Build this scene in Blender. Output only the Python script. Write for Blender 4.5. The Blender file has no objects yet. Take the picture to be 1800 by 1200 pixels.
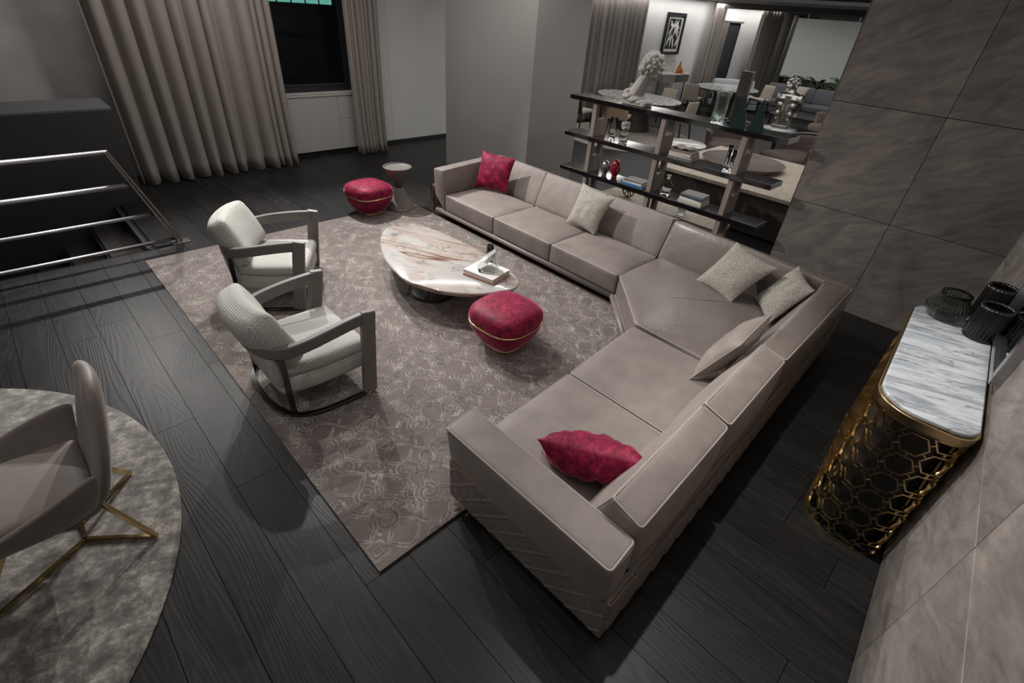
import bpy, bmesh, math, random
from mathutils import Vector, Matrix, noise
random.seed(7)
S = bpy.context.scene
COL = S.collection
R = math.radians
PI = math.pi

# ------------------------------------------------------------------ camera
cam_d = bpy.data.cameras.new('camera'); cam = bpy.data.objects.new('camera', cam_d); COL.objects.link(cam)
cam_d.sensor_width = 36.0; cam_d.lens = 848.2143 / 1800 * 36; cam_d.clip_end = 200; cam_d.clip_start = .05
cx = Vector((0.7156394, -0.6951443, 0.0680786)); cy = Vector((-0.3587793, -0.4494752, -0.8180767)); cz = Vector((0.5992810, 0.5610227, -0.5710655))
mw = Matrix(((cx.x, -cy.x, -cz.x, 0), (cx.y, -cy.y, -cz.y, 0), (cx.z, -cy.z, -cz.z, 2.4), (0, 0, 0, 1)))
cam.matrix_world = mw
S.camera = cam

# ------------------------------------------------------------------ light, world, exposure
W = bpy.data.worlds.new('world'); S.world = W; W.use_nodes = True
W.node_tree.nodes['Background'].inputs[0].default_value = (.05, .055, .065, 1)
W.node_tree.nodes['Background'].inputs[1].default_value = .3
S.view_settings.view_transform = 'Standard'; S.view_settings.look = 'None'
S.view_settings.exposure = 0.0; S.view_settings.gamma = 1.0; S.view_settings.use_curve_mapping = False

def spot(name, loc, target, watt, angle=95, blend=.6, radius=.035, col=(1, .965, .93)):
    l = bpy.data.lights.new(name, 'SPOT'); l.energy = watt; l.spot_size = R(angle); l.spot_blend = blend
    l.shadow_soft_size = radius; l.color = col
    o = bpy.data.objects.new(name, l); COL.objects.link(o); o.location = loc
    o.rotation_euler = (Vector(target) - Vector(loc)).to_track_quat('-Z', 'Y').to_euler()
    return o

def area(name, loc, target, sx, sy, watt, col=(1, .97, .94)):
    l = bpy.data.lights.new(name, 'AREA'); l.shape = 'RECTANGLE'; l.size = sx; l.size_y = sy; l.energy = watt; l.color = col
    o = bpy.data.objects.new(name, l); COL.objects.link(o); o.location = loc
    o.rotation_euler = (Vector(target) - Vector(loc)).to_track_quat('-Z', 'Y').to_euler()
    return o

# ceiling spots of the showroom
spot('spot_window', (3.2, 7.0, 3.2), (1.8, 2.8, 0), 640, 115, .5, .025)
spot('spot_stairs', (.5, 8.0, 2.95), (-.6, 3.7, 0), 250, 90, .7, .025)
spot('spot_chairs', (1.9, 5.6, 3.3), (1.2, 3.0, 0), 260, 80, .8, .025)
spot('spot_seating', (2.6, 4.6, 3.3), (3.4, 2.9, .3), 240, 85, .8, .03)
spot('spot_console', (2.3, 1.1, 3.3), (2.4, -.5, .7), 270, 80, .8, .03)
# added soft fill lights, and the cove strips along the walls
area('room_fill_light', (2.3, 4.6, 3.34), (2.3, 4.6, 0), 4.0, 4.5, 30)  # added general light for the room, not a fixture
area('near_fill_light', (1.3, .9, 3.34), (1.3, .9, 0), 3.0, 2.0, 17)  # added ambient fill over the near end of the sofa
spot('arm_fill_spot', (-1.9, 2.4, 3.2), (-.3, 1.9, .1), 65, 95, .8, .04)  # added spot that brightens the sofa arm's outer face
area('cove_window', (1.6, 8.1, 3.32), (2.0, 8.5, 0), 11.0, .12, 112)
area('cove_gallery', (15.0, 8.4, 2.86), (15.0, 8.6, 0), 15.0, .12, 88)
area('gallery_fill_light', (9.5, 4.0, 2.86), (9.5, 4.0, 0), 5.0, 5.0, 95)  # added general light over the gallery, not a fixture
area('gallery_far_light', (18.5, 5.5, 2.86), (18.8, 5.5, 0), 6.0, 4.0, 110)
area('shelf_wash', (6.4, 3.0, 2.86), (6.0, 3.0, 0), .12, 3.0, 14)

# ------------------------------------------------------------------ materials
MATS = {}
def nt(name):
    m = bpy.data.materials.new(name); m.use_nodes = True
    t = m.node_tree; b = t.nodes['Principled BSDF']; MATS[name] = m
    return m, t, b
def node(t, typ, **kw):
    n = t.nodes.new(typ)
    for k, v in kw.items():
        if k.startswith('_'): setattr(n, k[1:], v)
        else: n.inputs[k.replace('__', ' ')].default_value = v
    return n
def c4(c): return (c[0], c[1], c[2], 1)
def coords(t, scale=(1, 1, 1), rot=(0, 0, 0), rnd=0, which='Object'):
    tc = node(t, 'ShaderNodeTexCoord'); mp = node(t, 'ShaderNodeMapping')
    mp.inputs['Scale'].default_value = scale; mp.inputs['Rotation'].default_value = rot
    pr = node(t, 'ShaderNodeMapping'); pr.inputs['Rotation'].default_value = rot; mp.inputs['Rotation'].default_value = (0, 0, 0)
    t.links.new(tc.outputs[which], pr.inputs['Vector']); t.links.new(pr.outputs[0], mp.inputs['Vector'])
    if rnd:
        oi = node(t, 'ShaderNodeObjectInfo'); mu = node(t, 'ShaderNodeMath', _operation='MULTIPLY'); mu.inputs[1].default_value = rnd
        t.links.new(oi.outputs['Random'], mu.inputs[0]); t.links.new(mu.outputs[0], mp.inputs['Location'])
    return mp.outputs[0]
def noise_(t, vec, scale, detail=4, rough=.55, dist=0):
    n = node(t, 'ShaderNodeTexNoise', Scale=scale, Detail=detail, Roughness=rough, Distortion=dist)
    t.links.new(vec, n.inputs['Vector']); return n
def ramp(t, fac, stops):
    r = node(t, 'ShaderNodeValToRGB'); e = r.color_ramp.elements
    while len(e) < len(stops): e.new(.5)
    for i, (p, c) in enumerate(stops): e[i].position = p; e[i].color = c4(c) if len(c) == 3 else c
    t.links.new(fac, r.inputs[0]); return r.outputs[0]
def mixc(t, fac, a, b, mode='MIX'):
    m = node(t, 'ShaderNodeMix', _data_type='RGBA', _blend_type=mode)
    for s, v in ((0, fac), (6, a), (7, b)):
        if hasattr(v, 'links'): t.links.new(v, m.inputs[s])
        else: m.inputs[s].default_value = v if s == 0 else c4(v)
    return m.outputs[2]
def bump(t, b, h, strength=.3, dist=.01):
    n = node(t, 'ShaderNodeBump', Strength=strength, Distance=dist); t.links.new(h, n.inputs['Height']); t.links.new(n.outputs[0], b.inputs['Normal'])
def mat(name, col, rough=.5, metal=0, var=0, vs=4, bmp=0, bs=60, sheen=0, sheentint=(1, 1, 1), coat=0, spec=.5, rnd=0, stretch=(1, 1, 1), bdist=.004):
    m, t, b = nt(name)
    b.inputs['Base Color'].default_value = c4(col); b.inputs['Roughness'].default_value = rough; b.inputs['Metallic'].default_value = metal
    b.inputs['Specular IOR Level'].default_value = spec; b.inputs['Coat Weight'].default_value = coat; b.inputs['Coat Roughness'].default_value = .08
    if sheen:
        b.inputs['Sheen Weight'].default_value = sheen; b.inputs['Sheen Tint'].default_value = c4(sheentint); b.inputs['Sheen Roughness'].default_value = .35
    if var or bmp: v = coords(t, stretch, rnd=rnd)
    if var:
        n = noise_(t, v, vs, 5, .6); lo = [x * (1 - var) for x in col]; hi = [min(1, x * (1 + var)) for x in col]
        t.links.new(ramp(t, n.outputs[0], [(.3, lo), (.7, hi)]), b.inputs['Base Color'])
    if bmp: bump(t, b, noise_(t, v, bs, 3).outputs[0], bmp, bdist)
    return m
def glass(name, col, rough=.02, ior=1.45, alpha=None):
    m, t, b = nt(name); b.inputs['Base Color'].default_value = c4(col); b.inputs['Roughness'].default_value = rough
    b.inputs['Transmission Weight'].default_value = 1; b.inputs['IOR'].default_value = ior
    return m
def emit(name, col, st):
    m, t, b = nt(name); b.inputs['Base Color'].default_value = c4(col); b.inputs['Emission Color'].default_value = c4(col); b.inputs['Emission Strength'].default_value = st
    return m

TAUPE = (.215, .183, .165)
mat('nubuck', TAUPE, .62, var=.16, vs=5, bmp=.3, bs=8, sheen=.25, sheentint=(.9, .85, .8), bdist=.01)
mat('leather', (.2, .172, .154), .3, var=.08, vs=3, bmp=.3, bs=7, spec=.55, bdist=.02)
mat('piping', (.33, .29, .262), .5)
mat('quilt_leather', (.2, .168, .15), .4, var=.08, vs=6)
mat('frame_leather', (.19, .16, .14), .45, var=.08)
mat('chair_leather', (.15, .135, .125), .55, var=.12, vs=6, bmp=.06, bs=30, sheen=.15)
mat('shell_leather', (.2, .169, .151), .55, var=.14, vs=5, sheen=.2)
mat('rose_metal', (.55, .4, .33), .2, 1)
mat('gold', (.78, .58, .3), .17, 1)
mat('bronze_gold', (.55, .41, .22), .22, 1)
mat('old_bronze', (.2, .16, .11), .3, 1)
mat('black_chrome', (.1, .1, .105), .12, 1)
mat('steel', (.42, .42, .425), .3, 1)
mat('post_bronze', (.3, .26, .235), .35, 1)
mat('chrome', (.75, .73, .7), .12, 1)
mat('silver', (.5, .475, .44), .3, 1)
mat('white_wall', (.74, .74, .725), .8, var=.03, vs=2)
mat('plaster_wall', (.56, .55, .53), .85, var=.12, vs=2.5, bmp=.15, bs=5)
mat('column_paint', (.3, .288, .272), .7, var=.03, vs=1.5)
mat('ceiling_paint', (.14, .13, .12), .6)
mat('soffit_dark', (.03, .028, .027), .5)
mat('dark_block', (.035, .035, .038), .35, var=.08)
mat('dark_top', (.14, .138, .147), .5, var=.1)
mat('stair_wood', (.03, .026, .024), .45, var=.25, vs=6)
mat('window_frame', (.02, .02, .024), .35)
mat('heater_paint', (.42, .41, .385), .6)
mat('grille', (.5, .48, .46), .5)
mat('dark_void', (.012, .012, .013), .9)
mat('curtain', (.255, .225, .2), .85, var=.06, vs=60, sheen=.2, stretch=(1, 1, .15))
mat('curtain_grey', (.23, .205, .187), .85, var=.06, vs=60, sheen=.2, stretch=(1, 1, .15))
mat('black_lacquer', (.008, .007, .008), .09, coat=.6)
mat('upright_wood', (.27, .225, .195), .5, var=.2, vs=9, stretch=(1, 1, .15))
mat('plaster_white', (.4, .38, .355), .7, var=.05, vs=14, bmp=.1, bs=30)
mat('paper', (.62, .58, .52), .7)
mat('book_white', (.68, .66, .62), .5); mat('book_cream', (.5, .46, .39), .6); mat('book_blue', (.05, .17, .42), .45)
mat('book_grey', (.17, .16, .16), .5); mat('book_navy', (.03, .06, .13), .45); mat('book_brown', (.2, .16, .13), .55); mat('book_tan', (.34, .29, .24), .55); mat('book_salmon', (.5, .3, .22), .55)
mat('black_ceramic', (.008, .008, .009), .1, coat=.5)
mat('ribbed_black', (.004, .004, .004), .2, coat=.1, spec=.35)
mat('concrete_cone', (.2, .178, .16), .7, var=.2, vs=9)
mat('cone_leather', (.115, .098, .086), .5, var=.08); mat('cone_inside', (.13, .122, .112), .5)
mat('black_satin', (.01, .01, .01), .4)
mat('table_leather', (.055, .05, .048), .5)
mat('travertine', (.42, .37, .3), .6, var=.22, vs=7, stretch=(1, 3, 1), bmp=.1, bs=20)
mat('dark_oak', (.05, .042, .037), .5, var=.2, vs=6)
mat('bowl_wood', (.075, .052, .038), .4, var=.35, vs=5, stretch=(4, 1, 1)); mat('bowl_rim', (.26, .2, .16), .5)
mat('brown_velvet', (.085, .062, .055), .8, sheen=.08, var=.08)
mat('grey_trim', (.13, .135, .15), .4)
mat('grey_sofa', (.1, .1, .112), .8, sheen=.2, var=.08, vs=40); mat('pale_sofa', (.38, .41, .43), .8, sheen=.2)
mat('cream_fabric', (.42, .365, .305), .75, var=.05); mat('tan_leather', (.36, .255, .165), .55, var=.06); mat('dark_wood', (.03, .024, .021), .4); mat('espresso_leather', (.035, .028, .025), .5)
mat('art_black', (.01, .01, .012), .5); mat('art_white', (.75, .75, .74), .6)
mat('hang_panel', (.62, .66, .63), .7)
mat('leaf_green', (.035, .2, .02), .45, var=.4, vs=8); mat('leaf_dark', (.015, .055, .012), .5, var=.4, vs=8)
mat('amber', (.5, .16, .03), .15, coat=.4)
mat('console_body', (.42, .4, .37), .5); mat('console_dark', (.16, .155, .15), .5)
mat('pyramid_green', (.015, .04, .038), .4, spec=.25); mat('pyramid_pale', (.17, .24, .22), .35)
mat('pale_rug', (.3, .27, .235), .9, var=.2, vs=6)
mat('silver_glass', (.45, .43, .4), .12, .85); mat('red_glass', (.22, .006, .02), .06, coat=1)
mat('smoked_block', (.06, .05, .048), .1, coat=.5)
mat('mirror_glass', (.75, .76, .77), .02, 1)
mat('door_brown', (.16, .145, .135), .6)
glass('clear_glass', (.98, .98, .98), .02, 1.15); glass('warm_glass', (.97, .95, .93), .02, 1.13); glass('green_glass', (.82, .93, .89), .2, 1.15); glass('smoke_glass', (.5, .53, .5), .04, 1.25)
glass('crystal', (.85, .9, .9), .25, 1.2); MATS['crystal'].node_tree.nodes['Principled BSDF'].inputs['Transmission Weight'].default_value = .8
emit('teal_glow', (.2, .62, .5), .55); emit('warm_glow', (1, .92, .8), 9)

def m_velvet():
    m, t, b = nt('red_velvet'); v = coords(t); n = noise_(t, v, 9, 6, .65, 1.2)
    n = noise_(t, v, 15, 9, .75, .5); t.links.new(ramp(t, n.outputs[0], [(.36, (.085, .002, .014)), (.5, (.2, .006, .034)), (.64, (.37, .022, .075))]), b.inputs['Base Color'])
    b.inputs['Roughness'].default_value = .55; b.inputs['Sheen Weight'].default_value = 1; b.inputs['Sheen Roughness'].default_value = .3; b.inputs['Sheen Tint'].default_value = (1, .3, .45, 1)
    b.inputs['Specular IOR Level'].default_value = .2
    bump(t, b, noise_(t, v, 160, 2).outputs[0], .25, .003)
m_velvet()
def m_boucle():
    m, t, b = nt('boucle'); v = coords(t); n = noise_(t, v, 95, 4, .75); n2 = noise_(t, v, 14, 3)
    a = ramp(t, n.outputs[0], [(.34, (.13, .115, .095)), (.5, (.4, .37, .32)), (.64, (.62, .59, .53))])
    t.links.new(mixc(t, .25, a, (.4, .37, .32)), b.inputs['Base Color']); b.inputs['Roughness'].default_value = .9
    bump(t, b, n.outputs[0], .9, .01)
m_boucle()
def m_check():
    m, t, b = nt('check_fabric'); tc = node(t, 'ShaderNodeTexCoord')
    def mth(op, x, y=None, z=None):
        n = node(t, 'ShaderNodeMath', _operation=op)
        for i, q in enumerate((x, y, z)):
            if q is None: continue
            if hasattr(q, 'links'): t.links.new(q, n.inputs[i])
            else: n.inputs[i].default_value = q
        return n.outputs[0]
    sep = node(t, 'ShaderNodeSeparateXYZ'); t.links.new(tc.outputs['Object'], sep.inputs[0]); sn = node(t, 'ShaderNodeSeparateXYZ'); t.links.new(tc.outputs['Normal'], sn.inputs[0])
    S_ = [mth('SINE', mth('MULTIPLY', sep.outputs[i], 2 * PI / .0125)) for i in range(3)]; A = [mth('ABSOLUTE', sn.outputs[i]) for i in range(3)]
    wz = mth('GREATER_THAN', A[2], mth('MAXIMUM', A[0], A[1])); nz_ = mth('SUBTRACT', 1.0, wz); wx = mth('MULTIPLY', nz_, mth('GREATER_THAN', A[0], A[1])); wy = mth('SUBTRACT', nz_, wx)
    v = mth('ADD', mth('ADD', mth('MULTIPLY', wz, mth('ADD', S_[0], S_[1])), mth('MULTIPLY', wx, mth('ADD', S_[1], S_[2]))), mth('MULTIPLY', wy, mth('ADD', S_[0], S_[2])))
    mr = node(t, 'ShaderNodeMapRange'); mr.inputs[1].default_value = -1.6; mr.inputs[2].default_value = 1.4; t.links.new(v, mr.inputs[0])
    t.links.new(ramp(t, mr.outputs[0], [(.15, (.12, .115, .1)), (.5, (.62, .61, .57))]), b.inputs['Base Color']); b.inputs['Roughness'].default_value = .85
    bump(t, b, mr.outputs[0], .3, .003)
m_check()
def m_plank():
    m, t, b = nt('plank'); oi = node(t, 'ShaderNodeObjectInfo')
    sm = noise_(t, coords(t, (4.5, .55, 1), rnd=41), 1.0, 1.5, .45, .25)
    mu = node(t, 'ShaderNodeMath', _operation='MULTIPLY'); mu.inputs[1].default_value = 2 * PI * 22; t.links.new(sm.outputs[0], mu.inputs[0])
    sn = node(t, 'ShaderNodeMath', _operation='SINE'); t.links.new(mu.outputs[0], sn.inputs[0])
    g01 = node(t, 'ShaderNodeMapRange'); g01.inputs[1].default_value = -1; t.links.new(sn.outputs[0], g01.inputs[0])
    n = noise_(t, coords(t, (6, .8, 1), rnd=37), 1.6, 5, .6, .6); f = noise_(t, coords(t, (170, 5, 1), rnd=11), 1.5, 3)
    base = ramp(t, n.outputs[0], [(.3, (.0085, .0083, .0086)), (.7, (.017, .0162, .0163))])
    c = mixc(t, 1.0, base, ramp(t, g01.outputs[0], [(.0, (.84, .84, .84)), (.75, (1.05, 1.05, 1.05)), (1, (1.3, 1.29, 1.28))]), 'MULTIPLY')
    c = mixc(t, 1.0, c, ramp(t, f.outputs[0], [(.3, (.7, .7, .7)), (.7, (1.3, 1.3, 1.3))]), 'MULTIPLY')
    tone = node(t, 'ShaderNodeMapRange'); tone.inputs[3].default_value = .78; tone.inputs[4].default_value = 1.35; t.links.new(oi.outputs['Random'], tone.inputs[0])
    hsv = node(t, 'ShaderNodeHueSaturation'); t.links.new(tone.outputs[0], hsv.inputs['Value']); t.links.new(c, hsv.inputs['Color'])
    t.links.new(hsv.outputs[0], b.inputs['Base Color'])
    rr = node(t, 'ShaderNodeMapRange'); rr.inputs[3].default_value = .36; rr.inputs[4].default_value = .5; b.inputs['Specular IOR Level'].default_value = .3; t.links.new(f.outputs[0], rr.inputs[0]); t.links.new(rr.outputs[0], b.inputs['Roughness'])
    ad = node(t, 'ShaderNodeMath', _operation='ADD'); t.links.new(g01.outputs[0], ad.inputs[0]); t.links.new(f.outputs[0], ad.inputs[1]); bump(t, b, ad.outputs[0], .16, .002)
m_plank()
def m_concrete():
    m, t, b = nt('concrete'); v = coords(t, (1, 1, 1), rnd=9)
    n = noise_(t, v, 1.5, 7, .62, .8); n2 = noise_(t, coords(t, (1.2, 1.2, 5), rot=(.5, .4, .3), rnd=5), 2.0, 6, .65, 1.5)
    a = ramp(t, n.outputs[0], [(.3, (.132, .115, .103)), (.7, (.245, .218, .2))])
    g = ramp(t, n2.outputs[0], [(.34, (.74, .73, .72)), (.5, (1, 1, 1)), (.66, (1.28, 1.27, 1.26))])
    t.links.new(mixc(t, 1, a, g, 'MULTIPLY'), b.inputs['Base Color']); b.inputs['Roughness'].default_value = .55
    bump(t, b, n2.outputs[0], .2, .008)
m_concrete()
def veins(t, v, scale, width, dist=1.0, detail=5):
    n = noise_(t, v, scale, detail, .55, dist); s = node(t, 'ShaderNodeMath', _operation='SUBTRACT'); s.inputs[1].default_value = .5; t.links.new(n.outputs[0], s.inputs[0])
    a = node(t, 'ShaderNodeMath', _operation='ABSOLUTE'); t.links.new(s.outputs[0], a.inputs[0])
    mr = node(t, 'ShaderNodeMapRange'); mr.inputs[2].default_value = width; mr.inputs[3].default_value = 1; mr.inputs[4].default_value = 0; t.links.new(a.outputs[0], mr.inputs[0])
    return mr.outputs[0]
def m_pink_marble():
    m, t, b = nt('pink_marble'); v = coords(t, (1, 1, 1)); el = coords(t, (1.6, .45, 1), rot=(0, 0, R(-28)))
    n = noise_(t, el, 2.2, 6, .6, .5)
    base = ramp(t, n.outputs[0], [(.28, (.26, .28, .3)), (.42, (.44, .42, .4)), (.55, (.37, .31, .28)), (.64, (.45, .41, .38)), (.78, (.3, .31, .32))])
    c = mixc(t, veins(t, coords(t, (1.5, .3, 1), rot=(0, 0, R(-30))), 1.3, .01, .3, 2), base, (.13, .055, .018))
    c = mixc(t, veins(t, coords(t, (1.7, .4, 1), rot=(0, 0, R(-24))), 2.6, .005, .6, 4), c, (.15, .05, .03))
    bl = noise_(t, v, 5, 8, .75, .4); f = ramp(t, bl.outputs[0], [(.56, (0, 0, 0)), (.68, (.85, .85, .85))])
    c = mixc(t, f, c, (.15, .16, .175))
    t.links.new(c, b.inputs['Base Color']); b.inputs['Roughness'].default_value = .12; b.inputs['Coat Weight'].default_value = .5; b.inputs['Coat Roughness'].default_value = .05
m_pink_marble()
def m_blue_marble():
    m, t, b = nt('blue_marble'); n = noise_(t, coords(t, (7, .9, 1), rot=(0, 0, R(-16))), 1.0, 9, .64, .3)
    c = ramp(t, n.outputs[0], [(.3, (.13, .15, .175)), (.4, (.36, .4, .44)), (.48, (.58, .6, .62)), (.56, (.25, .28, .315)), (.64, (.55, .57, .59)), (.78, (.2, .225, .26))])
    c = mixc(t, veins(t, coords(t, (5, .6, 1), rot=(0, 0, R(-16))), 1.1, .006, .3, 9), c, (.2, .16, .13))
    t.links.new(c, b.inputs['Base Color']); b.inputs['Roughness'].default_value = .1; b.inputs['Coat Weight'].default_value = .5
m_blue_marble()
def m_white_marble():
    m, t, b = nt('white_marble'); v = coords(t); n = noise_(t, v, 5, 7, .7, 1.5)
    c = ramp(t, n.outputs[0], [(.36, (.12, .13, .15)), (.48, (.62, .63, .64)), (.7, (.74, .74, .73))])
    t.links.new(c, b.inputs['Base Color']); b.inputs['Roughness'].default_value = .15
m_white_marble()
def m_clean_marble():
    m, t, b = nt('clean_marble'); v = coords(t)
    t.links.new(mixc(t, veins(t, v, 2.5, .02, 1), (.72, .71, .69), (.4, .38, .36)), b.inputs['Base Color']); b.inputs['Roughness'].default_value = .15
m_clean_marble()
def m_rug():
    for nm, cols in (('rug_motif', [(.35, (.075, .062, .056)), (.5, (.115, .096, .087)), (.66, (.21, .183, .165))]), ('rug_pile', [(.3, (.1, .079, .071)), (.52, (.15, .119, .108)), (.72, (.2, .163, .148))]), ('rug_scroll', [(.36, (.135, .11, .099)), (.5, (.235, .203, .182)), (.63, (.42, .385, .345))])):
        m, t, b = nt(nm); v = coords(t); n = noise_(t, v, 3.2 if nm == 'rug_pile' else 8, 8, .75, .4)
        c = ramp(t, n.outputs[0], cols); f = noise_(t, v, 220, 2)
        c = mixc(t, 1, c, ramp(t, f.outputs[0], [(.3, (.75, .75, .75)), (.7, (1.2, 1.2, 1.2))]), 'MULTIPLY')
        t.links.new(c, b.inputs['Base Color']); b.inputs['Roughness'].default_value = .8; b.inputs['Sheen Weight'].default_value = .35; b.inputs['Sheen Roughness'].default_value = .4
        bump(t, b, f.outputs[0], .5, .004)
m_rug()
def m_round_rug():
    m, t, b = nt('round_rug'); v = coords(t)
    n = noise_(t, v, 9, 9, .8, .2); s = noise_(t, coords(t, (8, 26, 1), rot=(0, 0, .55)), 1.2, 4)
    c = ramp(t, n.outputs[0], [(.4, (.06, .053, .045)), (.5, (.15, .136, .116)), (.6, (.36, .335, .295))])
    c = mixc(t, 1, c, ramp(t, s.outputs[0], [(.35, (.75, .75, .75)), (.65, (1.2, 1.2, 1.2))]), 'MULTIPLY')
    w = node(t, 'ShaderNodeTexWave', _bands_direction='X', Scale=38.0, Distortion=1.0); t.links.new(coords(t, rot=(0, 0, .45)), w.inputs['Vector'])
    c = mixc(t, 1, c, ramp(t, w.outputs[0], [(0, (.72, .72, .72)), (.7, (1.1, 1.1, 1.1))]), 'MULTIPLY')
    t.links.new(c, b.inputs['Base Color']); b.inputs['Roughness'].default_value = .75; b.inputs['Sheen Weight'].default_value = .4
    bump(t, b, w.outputs[0], .5, .006)
m_round_rug()

# ------------------------------------------------------------------ helpers
class MB:
    def __init__(s): s.v = []; s.f = []
    def add(s, vs, fs):
        o = len(s.v); s.v += [Vector(p) for p in vs]; s.f += [[i + o for i in f] for f in fs]; return s
    def box(s, x0, x1, y0, y1, z0, z1):
        return s.add([(x, y, z) for z in (z0, z1) for y in (y0, y1) for x in (x0, x1)], [(0, 2, 3, 1), (4, 5, 7, 6), (0, 1, 5, 4), (2, 6, 7, 3), (0, 4, 6, 2), (1, 3, 7, 5)])
    def obox(s, c, hx, hy, hz, rot):
        m = rot if isinstance(rot, Matrix) else Matrix.Rotation(rot, 3, 'Z')
        k = MB().box(-hx, hx, -hy, hy, -hz, hz); return s.add([m @ p + Vector(c) for p in k.v], k.f)
    def prism(s, poly, z0, z1):
        n = len(poly); a = sum(poly[i][0] * poly[(i + 1) % n][1] - poly[(i + 1) % n][0] * poly[i][1] for i in range(n))
        if a < 0: poly = list(reversed(poly))
        return s.add([(p[0], p[1], z0) for p in poly] + [(p[0], p[1], z1) for p in poly],
                     [tuple(reversed(range(n))), tuple(range(n, 2 * n))] + [(i, (i + 1) % n, n + (i + 1) % n, n + i) for i in range(n)])
    def lathe(s, prof, n=24, c=(0, 0, 0), sup=2.0, rot=0, rib=0, ribn=0, cap=True):
        vs = []; k = len(prof)
        for (r, z) in prof:
            for i in range(n):
                a = 2 * PI * i / n; ca, sa = math.cos(a), math.sin(a)
                q = 1 if sup == 2 else (abs(ca) ** sup + abs(sa) ** sup) ** (-1 / sup)
                rr = r * q * (1 + rib * math.cos(ribn * a)); a2 = a + rot
                vs.append((c[0] + rr * math.cos(a2), c[1] + rr * math.sin(a2), c[2] + z))
        fs = [(j * n + i, j * n + (i + 1) % n, (j + 1) * n + (i + 1) % n, (j + 1) * n + i) for j in range(k - 1) for i in range(n)]
        if cap: fs += [tuple(reversed(range(n))), tuple(range((k - 1) * n, k * n))]
        return s.add(vs, fs)
    def sweep(s, pts, sect, closed=False, up=None, taper=None):
        pts = [Vector(p) for p in pts]; n = len(pts); m = len(sect); vs = []; u = None
        for i, p in enumerate(pts):
            a = pts[i - 1] if (i or closed) else p; b = pts[(i + 1) % n] if (i < n - 1 or closed) else p
            t = (b - a).normalized()
            if up is not None: u = Vector(up)
            elif u is None: u = Vector((0, 0, 1)) if abs(t.z) < .9 else Vector((1, 0, 0))
            side = t.cross(u).normalized(); uu = side.cross(t).normalized()
            if up is None: u = uu
            k = 1 if taper is None else taper[i]
            vs += [p + side * (x * k) + uu * (y * k) for x, y in sect]
        cnt = n if closed else n - 1
        fs = [(i * m + j, i * m + (j + 1) % m, ((i + 1) % n) * m + (j + 1) % m, ((i + 1) % n) * m + j) for i in range(cnt) for j in range(m)]
        if not closed: fs += [tuple(reversed(range(m))), tuple(range((n - 1) * m, n * m))]
        return s.add(vs, fs)
    def tube(s, pts, r, n=8, closed=False, taper=None):
        return s.sweep(pts, [(r * math.cos(2 * PI * i / n), r * math.sin(2 * PI * i / n)) for i in range(n)], closed, None, taper)
    def bar(s, pts, w, h, up=(0, 0, 1), closed=False):
        return s.sweep(pts, [(-w / 2, -h / 2), (w / 2, -h / 2), (w / 2, h / 2), (-w / 2, h / 2)], closed, up)
    def build(s, name, m, parent=None, origin=None, smooth=False, bevel=0, seg=2, sub=0, weld=True):
        off = Vector(origin) if origin is not None else Vector((0, 0, 0))
        me = bpy.data.meshes.new(name); me.from_pydata([tuple(p - off) for p in s.v], [], s.f); me.update()
        bm = bmesh.new(); bm.from_mesh(me)
        if smooth and weld: bmesh.ops.remove_doubles(bm, verts=bm.verts, dist=1e-5)
        bmesh.ops.recalc_face_normals(bm, faces=bm.faces); bm.to_mesh(me); bm.free()
        if smooth: me.shade_smooth()
        me.materials.append(MATS[m])
        o = bpy.data.objects.new(name, me); COL.objects.link(o)
        if parent is not None: o.parent = parent
        elif origin is not None: o.location = off
        if bevel:
            b = o.modifiers.new('bevel', 'BEVEL'); b.width = bevel; b.segments = seg; b.limit_method = 'ANGLE'; b.angle_limit = R(40)
            if smooth is False: me.shade_smooth(); b.harden_normals = True
        if sub: q = o.modifiers.new('sub', 'SUBSURF'); q.levels = sub; q.render_levels = sub
        return o
def tag(o, label, cat, group=None):
    o['label'] = label; o['category'] = cat
    if group: o['group'] = group
    return o
def thing(name, loc, label, cat, group=None, rz=0):
    o = bpy.data.objects.new(name, None); COL.objects.link(o); o.location = loc; o.rotation_euler = (0, 0, rz); o.empty_display_size = .1
    return tag(o, label, cat, group)
def struct(o): o['kind'] = 'structure'; return o
def stuff(o): o['kind'] = 'stuff'; return o
def copy_tree(o, parent=None):
    c = o.copy(); COL.objects.link(c)
    if parent is not None: c.parent = parent
    for ch in list(o.children): copy_tree(ch, c)
    return c
def rrect(x0, x1, y0, y1, r, n=6):
    if not isinstance(r, (list, tuple)): r = [r] * 4
    out = []
    for (cx_, cy_, a0, rr) in ((x1 - r[0], y0 + r[0], -90, r[0]), (x1 - r[1], y1 - r[1], 0, r[1]), (x0 + r[2], y1 - r[2], 90, r[2]), (x0 + r[3], y0 + r[3], 180, r[3])):
        for i in range(n + 1): a = R(a0 + 90 * i / n); out.append((cx_ + rr * math.cos(a), cy_ + rr * math.sin(a)))
    return out
def smooth_closed(pts, k=4):
    n = len(pts); out = []
    for i in range(n):
        p0, p1, p2, p3 = [Vector(pts[(i + j) % n]) for j in (-1, 0, 1, 2)]
        for q in range(k):
            t = q / k; out.append(.5 * ((2 * p1) + (p2 - p0) * t + (2 * p0 - 5 * p1 + 4 * p2 - p3) * t * t + (3 * p1 - p0 - 3 * p2 + p3) * t ** 3))
    return out
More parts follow.
